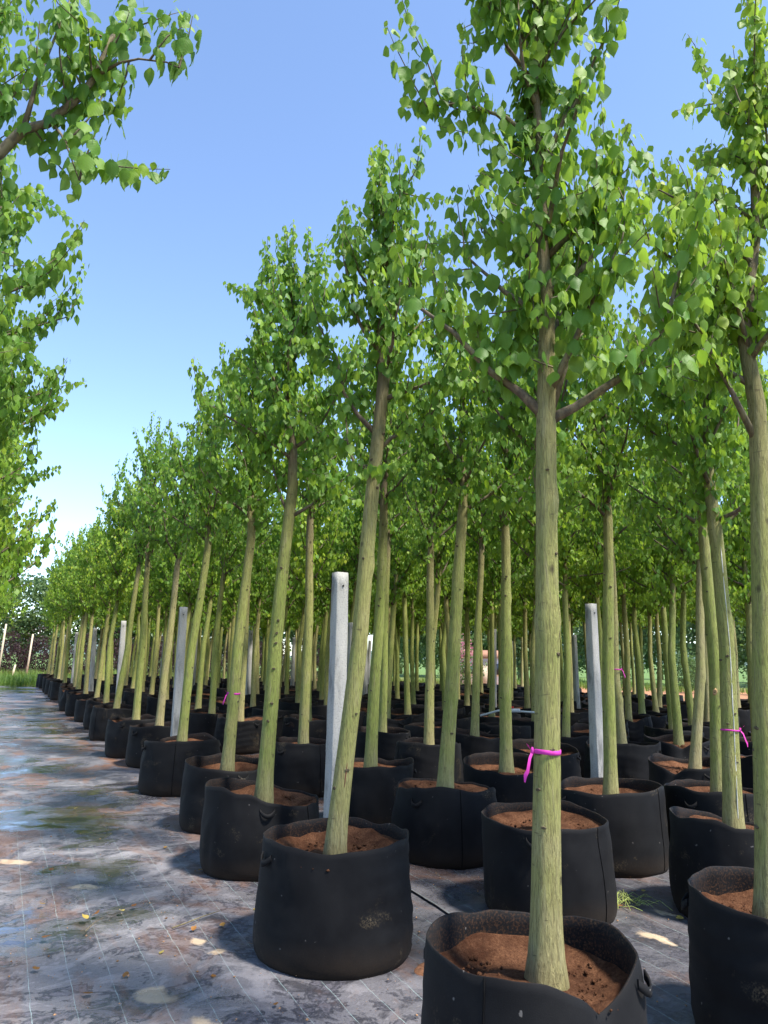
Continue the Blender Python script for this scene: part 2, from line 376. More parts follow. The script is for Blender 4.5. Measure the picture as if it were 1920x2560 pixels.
# ------------------------------------------------------------------ leaf templates
def leaf_template(rows, petiole=True):
    """hanging ovate blade: x across, y from stalk to tip, z along the upper face; unit length"""
    W = {0: .06, .08: .27, .2: .385, .36: .415, .52: .37, .68: .27, .82: .14, .92: .05}
    ks = sorted(W); vs = np.linspace(0, .94, rows)
    wid = np.interp(vs, ks, [W[k] for k in ks])
    V, UV = [], []
    for v, wd in zip(vs, wid):
        for u in (-1, -.55, 0, .55, 1) if rows > 5 else (-1, 0, 1):
            x = u * wd; yb = v - (.05 * abs(u) if v < .15 else 0) 
            z = -.9 * x * x - .25 * v * v + .035 * (1 - abs(u)) * -1 + .02 * math.sin(9 * v) * abs(u)
            V.append((x, yb, z)); UV.append((.5 + .5 * u * wd / .42, v))
    c = 5 if rows > 5 else 3
    V.append((0.0, 1.08, -.30)); UV.append((.5, 1.0)); tip = len(V) - 1
    F = []
    for i in range(rows - 1):
        for j in range(c - 1):
            a = i * c + j; F += [(a, a + 1, a + c + 1), (a, a + c + 1, a + c)]
    for j in range(c - 1): F.append(((rows - 1) * c + j, (rows - 1) * c + j + 1, tip))
    if petiole:
        n = len(V)
        V += [(-.012, 0, 0), (.012, 0, 0), (.010, -.26, -.05), (-.010, -.26, -.05), (.008, -.42, -.20), (-.008, -.42, -.20)]
        UV += [(.5, .5)] * 6
        F += [(n, n + 1, n + 2), (n, n + 2, n + 3), (n + 3, n + 2, n + 4), (n + 3, n + 4, n + 5)]
    return np.array(V), np.array(UV), np.array(F)
LT_HI = leaf_template(7); LT_MID = leaf_template(5); LT_LO = leaf_template(4, False)
def leaves_mesh(name, L, T):
    """L: dict of arrays p,d,n,size,tint"""
    V, UV, F = T; k = len(L['p'])
    s = np.cross(L['d'], L['n'])
    wd = np.random.default_rng(len(L['p'])).uniform(.74, 1.14, k)
    vx = V[None, :, 0, None] * s[:, None] * wd[:, None, None] + V[None, :, 1, None] * L['d'][:, None] + V[None, :, 2, None] * L['n'][:, None] * L['curl'][:, None, None]
    P = L['p'][:, None] + vx * L['size'][:, None, None]
    f = (F[None] + (np.arange(k) * len(V))[:, None, None]).reshape(-1, 3)
    return fast_mesh(name, P.reshape(-1, 3), f, True, np.tile(UV, (k, 1)), np.repeat(L['tint'], len(V)))
TINT_STEPS = [.02, .15, .3, .42, .52, .64, .78, .95]
LEAF_MESHES = []
for k_, tv in enumerate(TINT_STEPS):
    V, UV, F = LT_HI
    V2 = V.copy(); V2[:, 2] *= [.5, 1.0, 1.5, .8, 1.2, 1.4, .7, 1.1][k_]; V2[:, 0] *= [1, .9, 1.05, 1, .95, 1.05, .9, 1][k_]
    me = fast_mesh('leaf', V2, F, True, UV, np.full(len(V), tv)); me.materials.append(M_LEAF); LEAF_MESHES.append(me)
def norm(a): return a / (np.linalg.norm(a, axis=-1, keepdims=True) + 1e-9)

# ------------------------------------------------------------------ the nursery tree
def shoot_leaves(out, pts, rng, step, size, young):
    """leaves hung alternately along a shoot polyline"""
    pts = np.asarray(pts); seg = np.linalg.norm(np.diff(pts, axis=0), axis=1); L = seg.sum()
    n = max(3, int(L / step)); cum = np.concatenate([[0], np.cumsum(seg)])
    s = (np.arange(n) + rng.uniform(0, .9, n)) / n * L
    P = np.stack([np.interp(s, cum, pts[:, i]) for i in range(3)], 1)
    tan = norm(pts[-1] - pts[0]); fr = s / L
    ang = np.arange(n) * 2.4 + rng.uniform(0, 6.28) + rng.normal(0, .4, n)
    a = norm(np.cross(tan, np.array([.31, .2, 1.0]) if abs(tan[2]) < .95 else np.array([1.0, 0, 0]))); b = np.cross(tan, a)
    side = np.cos(ang)[:, None] * a + np.sin(ang)[:, None] * b
    side = norm(side * np.array([1, 1, .35]) + np.array([0, 0, .1]))
    sz = size * (1 - .45 * np.clip(fr - .55, 0, 1) * 2 * .9) * rng.uniform(.62, 1.28, n)
    d = norm(np.array([0, 0, -1.0]) * .95 + side * rng.uniform(.0, .6, n)[:, None] + rng.normal(0, .19, (n, 3)))
    nn = side * .8 + np.array([0, 0, .5]) + rng.normal(0, .38, (n, 3))
    nn = norm(nn - (nn * d).sum(1)[:, None] * d)
    p = P + side * (rng.uniform(.28, .90, n) * sz)[:, None] + np.array([0, 0, 1.0]) * (rng.uniform(-.3, .3, n) * sz)[:, None]
    tint = np.clip(young + .34 * fr ** 2 + rng.normal(0, .11, n), 0, 1)
    out.append((p, d, nn, sz, tint, rng.uniform(.4, 1.6, n)))
def curve_pts(p0, d0, length, n, rng, up=.25, wig=.12):
    p = np.array(p0, float); d = norm(np.array(d0, float)); P = [p.copy()]
    for i in range(n):
        d = norm(d + np.array([0, 0, up / n]) + rng.normal(0, wig / math.sqrt(n), 3)); p = p + d * length / n; P.append(p.copy())
    return np.array(P)
def gen_tree(seed, mid, fork, top, r0=.052, crown=.62, n_limb=14, n_shoot=8, limbs=(), leaf=.058, step=.0165, seg=16, young=.27, flare=1.3, tops=4, knots=10):  # starting leaf tint: leaf age, plus sunlight painted into some crowns
    """everything in metres from the soil at the foot of the trunk"""
    rng = np.random.default_rng(seed)
    mid, fork, top = (np.array(q, float) for q in (mid, fork, top))
    key = np.array([[0, 0, -.06], [0, 0, 0], mid, fork])
    # trunk centre line: smooth to the fork, kinked leader above
    zs = np.arange(-.06, fork[2], .07); tr = []
    for z in zs:
        tt = max(z, 0)
        if tt < mid[2]: q = mid * np.array([1, 1, 0]) * (tt / mid[2]) ** 1.15
        else:
            u = (tt - mid[2]) / (fork[2] - mid[2]); q = mid * (1 - u) + fork * u
        q = np.array([q[0], q[1], z]); tr.append(q)
    tr = np.array(tr)
    tr[:, :2] += .006 * np.stack([np.sin(zs * 3.1 + seed), np.cos(zs * 2.3 + seed * 2)], 1) * np.clip(zs, 0, 1)[:, None]
    rad = r0 * (1 - .30 * np.clip(zs / fork[2], 0, 1)) * (1 + (flare - 1) * np.exp(-np.clip(zs, 0, 9) / .10)) * (1 + .012 * np.sin(zs * 9 + seed))
    nl = 7; hl = top[2] - fork[2]; lead = []
    for i in range(1, nl + 1):
        u = i / nl; q = fork * (1 - u) + top * u
        q = q + np.array([*(rng.normal(0, .020, 2) * (1 if u < .8 else .4)), 0]); lead.append(q)
    lead = np.array(lead)
    lr = rad[-1] * .92 * (1 - np.linspace(.08, 1, nl) ** .8 * .93)
    mb = MB(); P = np.vstack([tr, lead]); Rr = np.concatenate([rad, lr]); mb.tube(P, Rr, seg, True)
    # swellings where old branches were cut, as bumps on the tube
    v = np.vstack(mb.v)
    for _ in range(knots):
        z0 = rng.uniform(.35, fork[2] + .3); az = rng.uniform(0, 2 * PI)
        c = np.array([np.interp(z0, P[:, 2], P[:, 0]), np.interp(z0, P[:, 2], P[:, 1]), z0]); rr = np.interp(z0, P[:, 2], Rr)
        c = c + rr * np.array([math.cos(az), math.sin(az), 0]); d2 = ((v - c) ** 2 / np.array([.03, .03, .02]) ** 2).sum(1)
        ax = norm(v - np.stack([np.interp(v[:, 2], P[:, 2], P[:, 0]), np.interp(v[:, 2], P[:, 2], P[:, 1]), v[:, 2]], 1))
        v = v + ax * (.010 * np.exp(-d2))[:, None]
    mb.v = [v]
    trunk = mb.mesh('trunk')
    limb_meshes, out, axes = [], [], []
    specs = list(limbs)
    full = np.vstack([fork[None], lead])
    for i in range(n_limb):
        u = (i + rng.uniform(0, .7)) / n_limb * .80
        k = u * nl; a = int(k); p0 = full[a] * (1 - (k - a)) + full[min(a + 1, nl)] * (k - a)
        az = i * 2.4 + rng.normal(0, .35) + seed; el = math.radians(34 + 34 * u + rng.normal(0, 8))
        ln = crown * (1.28 - .55 * u) * rng.uniform(.8, 1.15)
        specs.append((p0, [(math.cos(az) * math.cos(el), math.sin(az) * math.cos(el), math.sin(el)), ln], .017 * .78 * (1.15 - .75 * u)))
    for si, (p0, way, r) in enumerate(specs):
        lm = MB(); f0 = .36 if si < len(limbs) else .08
        if isinstance(way[0], tuple) and len(way) == 2 and not isinstance(way[1], tuple):
            pts = curve_pts(p0, way[0], way[1], 6, rng, .5, .30)
        else:
            pts = np.vstack([np.array(p0, float)[None], np.array(way, float)])
            pts = np.vstack([pts[:-1] + (pts[1:] - pts[:-1]) * 0, pts[-1:]])
        L = np.linalg.norm(np.diff(pts, axis=0), axis=1).sum()
        rr = r * np.linspace(1, .30, len(pts)); rr[0] *= 1.25
        lm.tube(pts, rr, 7, True)
        out_dir = norm((pts[-1] - pts[0]) * np.array([1, 1, .25]))
        ns = max(3, int(n_shoot * L / .65))
        for j in range(ns):
            f = f0 + (1 - f0) * (j + rng.uniform(0, .8)) / ns if j < ns - 1 else 1.0
            k = min(f, .999) * (len(pts) - 1); a = int(k); q = pts[a] * (1 - (k - a)) + pts[a + 1] * (k - a)
            dr = norm(out_dir * rng.uniform(-.1, .8) + np.array([0, 0, rng.uniform(-.15, 1.1)]) + rng.normal(0, .55, 3))
            if j == ns - 1: dr = norm(pts[-1] - pts[-2] + np.array([0, 0, .25]))
            ln = rng.uniform(.20, .46) * (crown / .62) ** .5
            sp = curve_pts(q, dr, ln, 4, rng, .25, .25)
            lm.tube(sp, .0042 * np.linspace(1, .3, 5), 4, False)
            shoot_leaves(out, sp, rng, step, leaf, young)
        limb_meshes.append(lm.mesh('limb'))
    lm = MB()
    for j in range(24):
        u = (.10 if limbs else .0) + (j + rng.uniform(0, 1)) / 24 * (.87 if limbs else .97); k = u * nl; a = int(k); q = full[a] * (1 - (k - a)) + full[min(a + 1, nl)] * (k - a)
        az = j * 2.4 + rng.normal(0, .4); el = math.radians(rng.uniform(5, 60)); sp = curve_pts(q, (math.cos(az) * math.cos(el), math.sin(az) * math.cos(el), math.sin(el)), rng.uniform(.16, .34) * (1 - .3 * u), 4, rng, .35, .25)
        lm.tube(sp, .0042 * np.linspace(1, .3, 5), 4, False); shoot_leaves(out, sp, rng, step, leaf, young)
    for j in range(tops):
        u = 1 - .42 * j / max(1, tops); k = u * nl * .999; a = int(k); q = full[a] * (1 - (k - a)) + full[min(a + 1, nl)] * (k - a)
        az = j * 2.2 + seed; el = math.radians(90 if j == 0 else rng.uniform(62, 80))
        ln = rng.uniform(.42, .62)
        if j == 0: ln = .34
        sp = curve_pts(q, (math.cos(az) * math.cos(el), math.sin(az) * math.cos(el), math.sin(el)), ln, 5, rng, .35, .14)
        lm.tube(sp, .0055 * np.linspace(1, .3, 6), 4, False); shoot_leaves(out, sp, rng, step * .8, leaf * .95, young + .12)
    limb_meshes.append(lm.mesh('twigs'))
    for me in limb_meshes: me.materials.append(M_TWIG)
    trunk.materials.append(M_BARK)
    p, d, n, s, tn, cu = (np.concatenate([o[i] for o in out]) for i in range(6))
    return trunk, limb_meshes, dict(p=p, d=d, n=n, size=s, tint=tn, curl=cu)
def sub(L, idx): return {k: v[idx] for k, v in L.items()}
def in_frame(P):
    c = P - np.array([0, 0, CZ]); z = c @ np.array(FW); x = (c @ np.array(CR)) / z * 1850; y = (c @ np.array(CU)) / z * 1850
    return (z > .3) & (abs(x) < 960) & (abs(y) < 1280)
SOIL_Z = .41
def plant_hero(base, label, mid, fork, top, seed, single_leaves=0, group=None, T=None, z0=SOIL_Z, **kw):
    root = empty('nursery_tree', (base[0], base[1], z0))
    tag(root, label, 'tree', group)
    trunk, limbs, L = gen_tree(seed, mid, fork, top, **kw)
    obj('trunk', trunk, None, root)
    for me in limbs[:-1]: obj('limb', me, None, root)
    tag(obj('twigs', limbs[-1], None, root), kind='stuff')
    k = len(L['p']); pick = np.zeros(k, bool)
    if single_leaves:
        W = L['p'] + np.array([base[0], base[1], z0]); dist = np.linalg.norm(W - np.array([0, 0, CZ]), axis=1)
        dist = dist - 6 * L['size']; dist[~in_frame(W)] = 99
        o = np.argsort(dist)[:single_leaves]; pick[o[dist[o] < 90]] = True
        for i in np.nonzero(pick)[0]:
            me = LEAF_MESHES[int(np.argmin(np.abs(np.array(TINT_STEPS) - L['tint'][i])))]
            lo = bpy.data.objects.new('leaf', me); lo.parent = root
            s_ = np.cross(L['d'][i], L['n'][i]); mm = Matrix.Identity(4)
            for c_, vec in enumerate((s_, L['d'][i], L['n'][i])):
                for r_ in range(3): mm[r_][c_] = float(vec[r_] * L['size'][i])
            mm.translation = L['p'][i]; lo.matrix_basis = mm; COL.objects.link(lo)
    me = leaves_mesh('leaves', sub(L, ~pick), T or LT_MID)
    tag(obj('leaves', me, M_LEAF, root), kind='stuff')
    return root

# ------------------------------------------------------------------ setting: field, mat, hills
def grid(xs, ys, zf):
    X, Y = np.meshgrid(xs, ys); Z = zf(X, Y); V = np.stack([X, Y, Z], -1).reshape(-1, 3); nx, ny = len(xs), len(ys)
    a = (np.arange(ny - 1)[:, None] * nx + np.arange(nx - 1)[None]).ravel()
    return V, np.stack([a, a + 1, a + nx + 1, a + nx], -1)
fld = waves(5, 10, .05, .5)
def field_z(X, Y):
    far = np.clip((np.hypot(X, Y) - 45) / 60, 0, 1); inside = (X > -8) & (X < 22) & (Y > -6) & (Y < 36)
    return np.where(inside, -.05, -.04 + .10 * fld(np.stack([X, Y], -1)) * np.clip((np.hypot(X - 8, Y - 14) - 28) / 20, 0, 1)) + far * 0
ax = np.concatenate([[-900, -400, -150], np.arange(-60, 120, 3.0), [150, 400, 900]])
V, F = grid(ax, ax, field_z)
tag(obj('ground', fast_mesh('ground', V, F), M_FIELD), 'bare red earth and rough grass around the nursery block', kind='structure')

wr = waves(11, 14, 3, 14); wr2 = waves(12, 16, 18, 60); wl = waves(13, 8, .8, 2.5)
BLOCK_END = lambda x: 33.6 - max(0.0, x - 1.7) * .80
MAT_EDGES = [-9.0, -1.9, 2.44, 4.46, 6.5, 8.55, 10.6, 12.65, 14.7, 16.75, 18.8]
def mat_strip(x0, x1, k):
    near = -2.5 < x0 < 6
    dx = .05 if near else .3
    xs = np.unique(np.concatenate([np.arange(x0 - .06, x1, dx), [x1, x0 - .02, x0, x0 + .03]]))
    y1 = BLOCK_END((x0 + x1) / 2)
    ys = np.concatenate([np.arange(-1.0, 9.0, .06 if near else .3), np.arange(9.0, 16, .18), np.arange(16, y1, .5), [y1]])
    def zf(X, Y):
        p = np.stack([X, Y], -1)
        z = .006 * wr(p) + .0025 * wr2(p) + .006 * wl(p) - .012
        z = z * np.where(Y > 16, .5, 1)
        return z + .011 * np.exp(-np.clip(X - (x0 - .06), 0, 9) / .10) - .006 * np.clip((X - (x1 - .1)) / .1, 0, 1) + (.0 if k else 0)
    V, F = grid(xs, ys, zf)
    me = fast_mesh('ground_mat', V, F)
    o = obj('ground_mat', me, M_MAT)
    o['kind'] = 'structure'
    return o
for k, (a, b_) in enumerate(zip(MAT_EDGES[:-1], MAT_EDGES[1:])):
    o = mat_strip(a, b_, k)
    o['label'] = 'open path of black woven weed mat with silt and puddles' if k == 1 else 'strip of black woven weed mat under the pot rows'

def hills():
    rng = np.random.default_rng(3); th = np.linspace(math.radians(-30), math.radians(90), 120); f = waves(21, 8, 2, 14, 1)
    hgt = 9 + 5 * f(th[:, None]); V = []
    for r_, hh in ((380, 0), (420, .6), (470, 1.0), (560, .7), (640, 0)):
        V.append(np.stack([r_ * np.sin(th), r_ * np.cos(th), -.6 + hgt * hh], -1))
    V = np.array(V); n = len(th); a = (np.arange(4)[:, None] * n + np.arange(n - 1)[None]).ravel()
    me = fast_mesh('hills', V.reshape(-1, 3), np.stack([a, a + 1, a + n + 1, a + n], -1))
    tag(obj('hills', me, plain('hill_woods', (.10, .15, .13), .95, .3, .05)), 'low hazy wooded hills on the horizon', kind='structure')
hills()

# ------------------------------------------------------------------ grow bags
def bag_meshes(seed, r=.37, h=.52, dips=(), lean=0.0, low=.41):
    rng = np.random.default_rng(seed); seg = 72; th = np.arange(seg) * 2 * PI / seg
    f2 = waves(seed * 7 + 1, 9, 1.0, 3.5); f3 = waves(seed * 7 + 2, 12, 3, 9); f4 = waves(seed * 7 + 3, 8, 1, 3.0)
    circ = np.stack([np.cos(th), np.sin(th)], -1)
    ell = 1 + .035 * np.cos(2 * th + rng.uniform(0, 6))
    rim = h + .014 * f2(circ * 1.6) + .006 * f3(circ * 2)
    fold = np.zeros(seg)
    for (t0, depth, wd, inw) in dips:
        d = (th - t0 + PI) % (2 * PI) - PI; e = np.exp(-np.abs(d / wd) ** 1.6); rim = rim - depth * e; fold = fold + inw * e
    crs = [(rng.uniform(0, 2 * PI), rng.uniform(.2, .9), rng.uniform(-.9, .9), rng.uniform(.004, .011), rng.uniform(.12, .35)) for _ in range(7)]
    bl = rng.uniform(-.004, .010); sh = rng.normal(0, .012, 2); tz = rng.normal(0, .010); rim = rim + tz * np.cos(th + rng.uniform(0, 6)) * 2
    V = []; T = []
    rings = np.linspace(0, 1, 22)
    for t in rings:
        pz = t * rim
        p3 = np.stack([circ[:, 0] * 1.2, circ[:, 1] * 1.2, np.full(seg, t * 3.0)], -1)
        rr = r * ell * (1.045 - .065 * t) + bl * math.sin(PI * t ** .8)
        for (ct, cz, sl, dp, ex) in crs:
            d_ = (th - ct - sl * (t - cz) + PI) % (2 * PI) - PI; rr = rr - dp * np.exp(-(d_ / .085) ** 2) * math.exp(-((t - cz) / ex) ** 2) + dp * .6 * np.exp(-((d_ - .16) / .10) ** 2) * math.exp(-((t - cz) / ex) ** 2)
        rr = rr + .003 * np.sin(t * 38 + 3 * np.sin(th * 2 + seed)) * np.clip(f4(circ * 1.3), 0, 1)
        rr = rr + .0055 * wave3(seed, p3) + .0035 * wave3b(seed, p3) * (.3 + t)
        rr = rr - .028 * math.exp(-t * 14)             # rounded lower edge
        rr = rr + fold * max(0, t - .55) / .45
        V.append(np.stack([circ[:, 0] * rr + sh[0] * t, circ[:, 1] * rr + sh[1] * t, pz - .012], -1)); T.append(np.zeros(seg))
    outer_top = V[-1].copy()
    for dz, dr, dust in ((.002, -.003, .25), (-.002, -.008, .5), (-.04, -.010, .55), (-.09, -.010, .9), (-.16, -.012, 1)):
        q = outer_top.copy(); k = 1 + dr / (np.hypot(q[:, 0], q[:, 1]) + 1e-6); q[:, :2] *= k[:, None]
        q[:, 2] = np.maximum(q[:, 2] + dz, min(low - .03, (q[:, 2] + dz).min() + 9)); 
        V.append(q); T.append(np.full(seg, dust))
    n = len(V); V = np.array(V).reshape(-1, 3); i = np.arange(n - 1)[:, None] * seg; j = np.arange(seg)[None]; j2 = (j + 1) % seg
    q = np.stack([i + j, i + j2, i + seg + j2, i + seg + j], -1).reshape(-1, 4)
    bot = np.stack([np.full(seg, len(V)), (np.arange(seg) + 1) % seg, np.arange(seg)], -1)
    V = np.vstack([V, [[0, 0, -.012]]])
    body = fast_mesh('grow_bag', V, [q, bot], True, None, np.concatenate([np.array(T).ravel(), [0]]))
    # soil: uneven coir, banked against the wall, dished in the middle
    nr = 26; sv, sf = [], []
    w1 = waves(seed + 50, 18, 12, 60); w2 = waves(seed + 51, 8, 3, 10)
    inner = np.hypot(outer_top[:, 0], outer_top[:, 1]) - .012
    for a in range(nr):
        u = (a + .0) / (nr - 1); rr = .02 + (inner - .02) * u
        x, y = circ[:, 0] * rr, circ[:, 1] * rr; p = np.stack([x, y], -1)
        z = low + .018 * w2(p) + .010 * w1(p) + .035 * np.clip((u - .72) / .28, 0, 1) ** 1.5 - .012 * np.clip(1 - abs(u - .6) / .2, 0, 1) + .015 * math.exp(-u * 5)
        z = np.minimum(z, rim - .025)
        sv.append(np.stack([x, y, z], -1))
    sv = np.array(sv).reshape(-1, 3); i = np.arange(nr - 1)[:, None] * seg
    sq = np.stack([i + j, i + j2, i + seg + j2, i + seg + j], -1).reshape(-1, 4)
    cap = np.stack([np.full(seg, len(sv)), np.arange(seg), (np.arange(seg) + 1) % seg], -1)
    sv = np.vstack([sv, [[0, 0, low + .02]]])
    cr = np.random.default_rng(seed + 77); nc = 260; aa = cr.uniform(0, 6.28, nc); uu = np.sqrt(cr.uniform(.03, .92, nc)) * (r - .03); cs = .004 + .011 * cr.random(nc) ** 3
    cp = np.stack([np.cos(aa) * uu, np.sin(aa) * uu], -1); tree_z = low + .018 * w2(cp) + .035 * np.clip((uu / r - .72) / .28, 0, 1) ** 1.5
    oc = np.array([[1, 0, 0], [-1, 0, 0], [0, 1, 0], [0, -1, 0], [0, 0, .8], [0, 0, -.8]]); of_ = np.array([[0, 2, 4], [2, 1, 4], [1, 3, 4], [3, 0, 4], [2, 0, 5], [1, 2, 5], [3, 1, 5], [0, 3, 5]])
    cv = (oc[None] * cs[:, None, None] * cr.uniform(.5, 1.3, (nc, 6, 1)) + np.concatenate([cp, tree_z[:, None]], 1)[:, None]).reshape(-1, 3)
    cap = np.vstack([cap, (of_[None] + (np.arange(nc) * 6)[:, None, None]).reshape(-1, 3) + len(sv)]); sv = np.vstack([sv, cv])
    soil = fast_mesh('soil', sv, [sq, cap])
    # strap handles: two loops near the rim on opposite sides, and the glued side seam
    hs = []; h0 = rng.uniform(0, PI)
    body_r = lambda a, z: float(np.interp(a % (2 * PI), np.append(th, 2 * PI), np.append(np.hypot(*V[int(round(z * 21)) * seg:int(round(z * 21)) * seg + seg, :2].T), np.hypot(*V[int(round(z * 21)) * seg, :2]))))
    for s_ in (0, PI):
        hm = MB(); a0 = h0 + s_; z0 = h - .075; pts = []; 
        for u in np.linspace(-1, 1, 9):
            a = a0 + u * .125; rr = body_r(a, .86) + .003 + .022 * (1 - u * u) ** .8
            pts.append((math.cos(a) * rr, math.sin(a) * rr, z0 - .030 * (1 - u * u)))
        pts = np.array(pts); wv = .014
        va = np.concatenate([pts + [0, 0, wv], pts - [0, 0, wv]]); nrm = norm(pts * [1, 1, 0]) * .003
        va = np.concatenate([va + np.tile(nrm, (2, 1)), va - np.tile(nrm, (2, 1))]); c = 9; qs = []
        for e in range(8):
            qs += [(e, e + 1, c + e + 1, c + e), (2 * c + e + 1, 2 * c + e, 3 * c + e, 3 * c + e + 1), (e + 1, e, 2 * c + e, 2 * c + e + 1), (c + e, c + e + 1, 3 * c + e + 1, 3 * c + e)]
        hm.add(va, qs); hs.append(hm.mesh('handle', False))
    sm = MB(); a = h0 + rng.uniform(.8, 2.2); zz = np.linspace(.04, .985, 14); pts = []
    for z in zz:
        k_ = int(round(z * 21)); kth = int(round((a % (2 * PI)) / (2 * PI) * seg)) % seg; q_ = V[k_ * seg + kth]; kk = 1 + .0015 / np.hypot(q_[0], q_[1]); pts.append((q_[0] * kk, q_[1] * kk, q_[2]))
    sm.tube(np.array(pts), .0026, 5, True)
    for me, M in ((body, M_BAG), (soil, M_SOIL), (hs[0], M_BAG), (hs[1], M_BAG)): me.materials.append(M)
    seam = sm.mesh('seam'); seam.materials.append(M_SEAM)
    return body, soil, hs, seam
_w = {}
def wave3(seed, p):
    if ('a', seed) not in _w: _w['a', seed] = waves(seed * 3 + 5, 10, 1.0, 3.5, 3)
    return _w['a', seed](p)
def wave3b(seed, p):
    if ('b', seed) not in _w: _w['b', seed] = waves(seed * 3 + 6, 14, 3, 9, 3)
    return _w['b', seed](p)
def place_bag(ms, loc, label, group, rz=0.0, scale=1.0, parts=True):
    body, soil, hs, seam = ms
    o = bpy.data.objects.new('grow_bag', body); o.location = (loc[0], loc[1], 0); o.rotation_euler = (0, 0, rz); o.scale = (scale, scale, 1)
    COL.objects.link(o); tag(o, label, 'grow bag', group)
    for nm, me in [('soil', soil)] + ([('handle', hs[0]), ('handle', hs[1]), ('seam', seam)] if parts else []):
        c = bpy.data.objects.new(nm, me); c.parent = o; COL.objects.link(c)
    return o

# ------------------------------------------------------------------ the trees one can single out near the camera
def cam_xy(r, f): 
    """offset r metres to the camera's right and f metres away from it, in ground axes"""
    v = RT * r + HD * f; return np.array([v.x, v.y])
def limb_way(p0, pts):
    """a limb through points given as (right, away, height) offsets from its start"""
    p0 = np.array(p0, float); out = []
    for r_, f_, z_ in pts:
        xy = cam_xy(r_, f_); out.append((p0[0] + xy[0], p0[1] + xy[1], p0[2] + z_))
    return out
NEAR = []   # (key, base, mid, fork, top, label, singles, extra)
def near(key, base, mid, fork, top, label, singles=0, **kw): NEAR.append((key, base, mid, fork, top, label, singles, kw))
def lean(f, dr, z):  # point above fork offset to camera right
    xy = cam_xy(dr, 0); return (f[0] + xy[0], f[1] + xy[1], z)
fA = (.047, -.024, 1.93)
limbA = [((.035, -.02, 1.84), limb_way((.035, -.02, 1.84), [(.11, .01, .06), (.27, -.05, .16), (.35, -.06, .22), (.44, -.08, .40), (.50, -.1, .62)]), .0195),
         ((.05, -.03, 1.88), limb_way((.05, -.03, 1.88), [(.07, .02, .20), (.105, .04, .46), (.17, .06, .72), (.21, .05, .95)]), .0155),
         ((.04, -.02, 1.86), limb_way((.04, -.02, 1.86), [(-.09, .02, .10), (-.20, .0, .17), (-.34, -.05, .30), (-.48, -.06, .40)]), .0195),
         ((.06, -.03, 2.5), limb_way((.06, -.03, 2.5), [(.12, 0, .13), (.24, 0, .30)]), .013),
         ((.05, -.03, 2.95), limb_way((.05, -.03, 2.95), [(-.15, -.05, .10), (-.33, -.08, .13), (-.46, -.1, .10)]), .010),
         ((.05, -.03, 3.2), limb_way((.05, -.03, 3.2), [(-.14, -.05, .16), (-.20, -.06, .32), (-.26, -.08, .50)]), .010)]
near('A', (1.63, 2.05), (.020, -.010, .88), fA, lean(fA, -.02, 4.15), 'largest tree with a magenta ribbon, in the caved-in pot nearest the camera', 300, limbs=limbA, r0=.049, crown=.46, n_limb=15, n_shoot=9, flare=1.5, leaf=.060, step=.0128)
fB = (.167, -.084, 2.37)
limbB = [((.15, -.075, 2.22), limb_way((.15, -.075, 2.22), [(-.10, 0, .10), (-.19, 0, .24), (-.24, 0, .46), (-.34, -.04, .62)]), .015),
         ((.14, -.07, 2.1), limb_way((.14, -.07, 2.1), [(.10, 0, .10), (.26, 0, .16), (.36, 0, .30)]), .014),
         ((.13, -.065, 2.02), limb_way((.13, -.065, 2.02), [(-.09, 0, .02), (-.13, 0, .10), (-.15, 0, .28)]), .013)]
near('B', (1.59, 3.65), (.086, -.043, 1.04), fB, lean(fB, .0, 3.72), 'tree leaning right from the front row pot, pale concrete post beside its trunk', 300, limbs=limbB, r0=.050, crown=.46, n_limb=14, n_shoot=8)
fC = (.10, -.05, 2.30)
limbC = [((.085, -.04, 2.02), limb_way((.085, -.04, 2.02), [(-.06, 0, .12), (-.14, 0, .38), (-.22, 0, .5)]), .014), ((.085, -.04, 2.0), limb_way((.085, -.04, 2.0), [(.16, 0, .10), (.30, 0, .22), (.44, 0, .34)]), .014)]
near('C', (1.72, 5.21), (.030, -.015, 1.04), fC, lean(fC, -.10, 4.05), 'yellow-green trunk with a line of dark knots, third in the front row', 300, limbs=limbC, r0=.056, crown=.60, n_limb=16, tops=6, n_shoot=9)
near('D', (1.81, 6.50), (.037, -.018, 1.05), (.091, -.046, 2.08), (.05, -.03, 3.75), 'front row tree with a magenta ribbon knotted round its mossy trunk', 300, r0=.053)
near('E', (1.79, 8.25), (.042, -.021, 1.05), (.134, -.067, 2.22), (.12, -.06, 3.7), 'tree in front of the second concrete post of the path-side post line', 0, r0=.052)
near('F', (1.92, 10.25), (.042, -.021, 1.18), (.086, -.043, 2.24), (.1, -.04, 3.75), 'front row tree sixth from the camera, just past the second path-side post', 0)
near('G', (1.77, 11.18), (.001, -.0, 1.38), (-.003, .001, 2.29), (.0, .0, 4.2), 'tall straight front row tree, seventh from the camera', 0)
near('H', (1.78, 13.34), (.093, -.047, 1.06), (.165, -.083, 2.4), (.16, -.08, 4.0), 'front row tree leaning hard to the right, eighth from the camera', 0)
near('P', (3.02, 4.93), (.062, -.031, 1.07), (.122, -.061, 2.12), (.14, -.06, 3.7), 'knotty leaning tree in the pot smeared with dried mud, second row', 300, r0=.058)
near('Q', (2.97, 3.70), (.018, -.009, .79), (.03, -.015, 1.95), (.03, -.01, 3.6), 'tree hidden behind the ribboned nearest trunk, in the pot behind it', 300, r0=.05)
near('S', (4.04, 4.30), (.030, -.015, 1.2), (.05, -.025, 2.08), (.05, -.02, 3.6), 'brownish straight trunk right of the big bare concrete post', 0, r0=.050)
near('T', (4.10, 5.65), (.008, -.004, 1.51), (.024, -.012, 2.17), (.03, -.01, 3.8), 'smooth dark green trunk just left of the nearest ribboned trunk', 0, r0=.058)
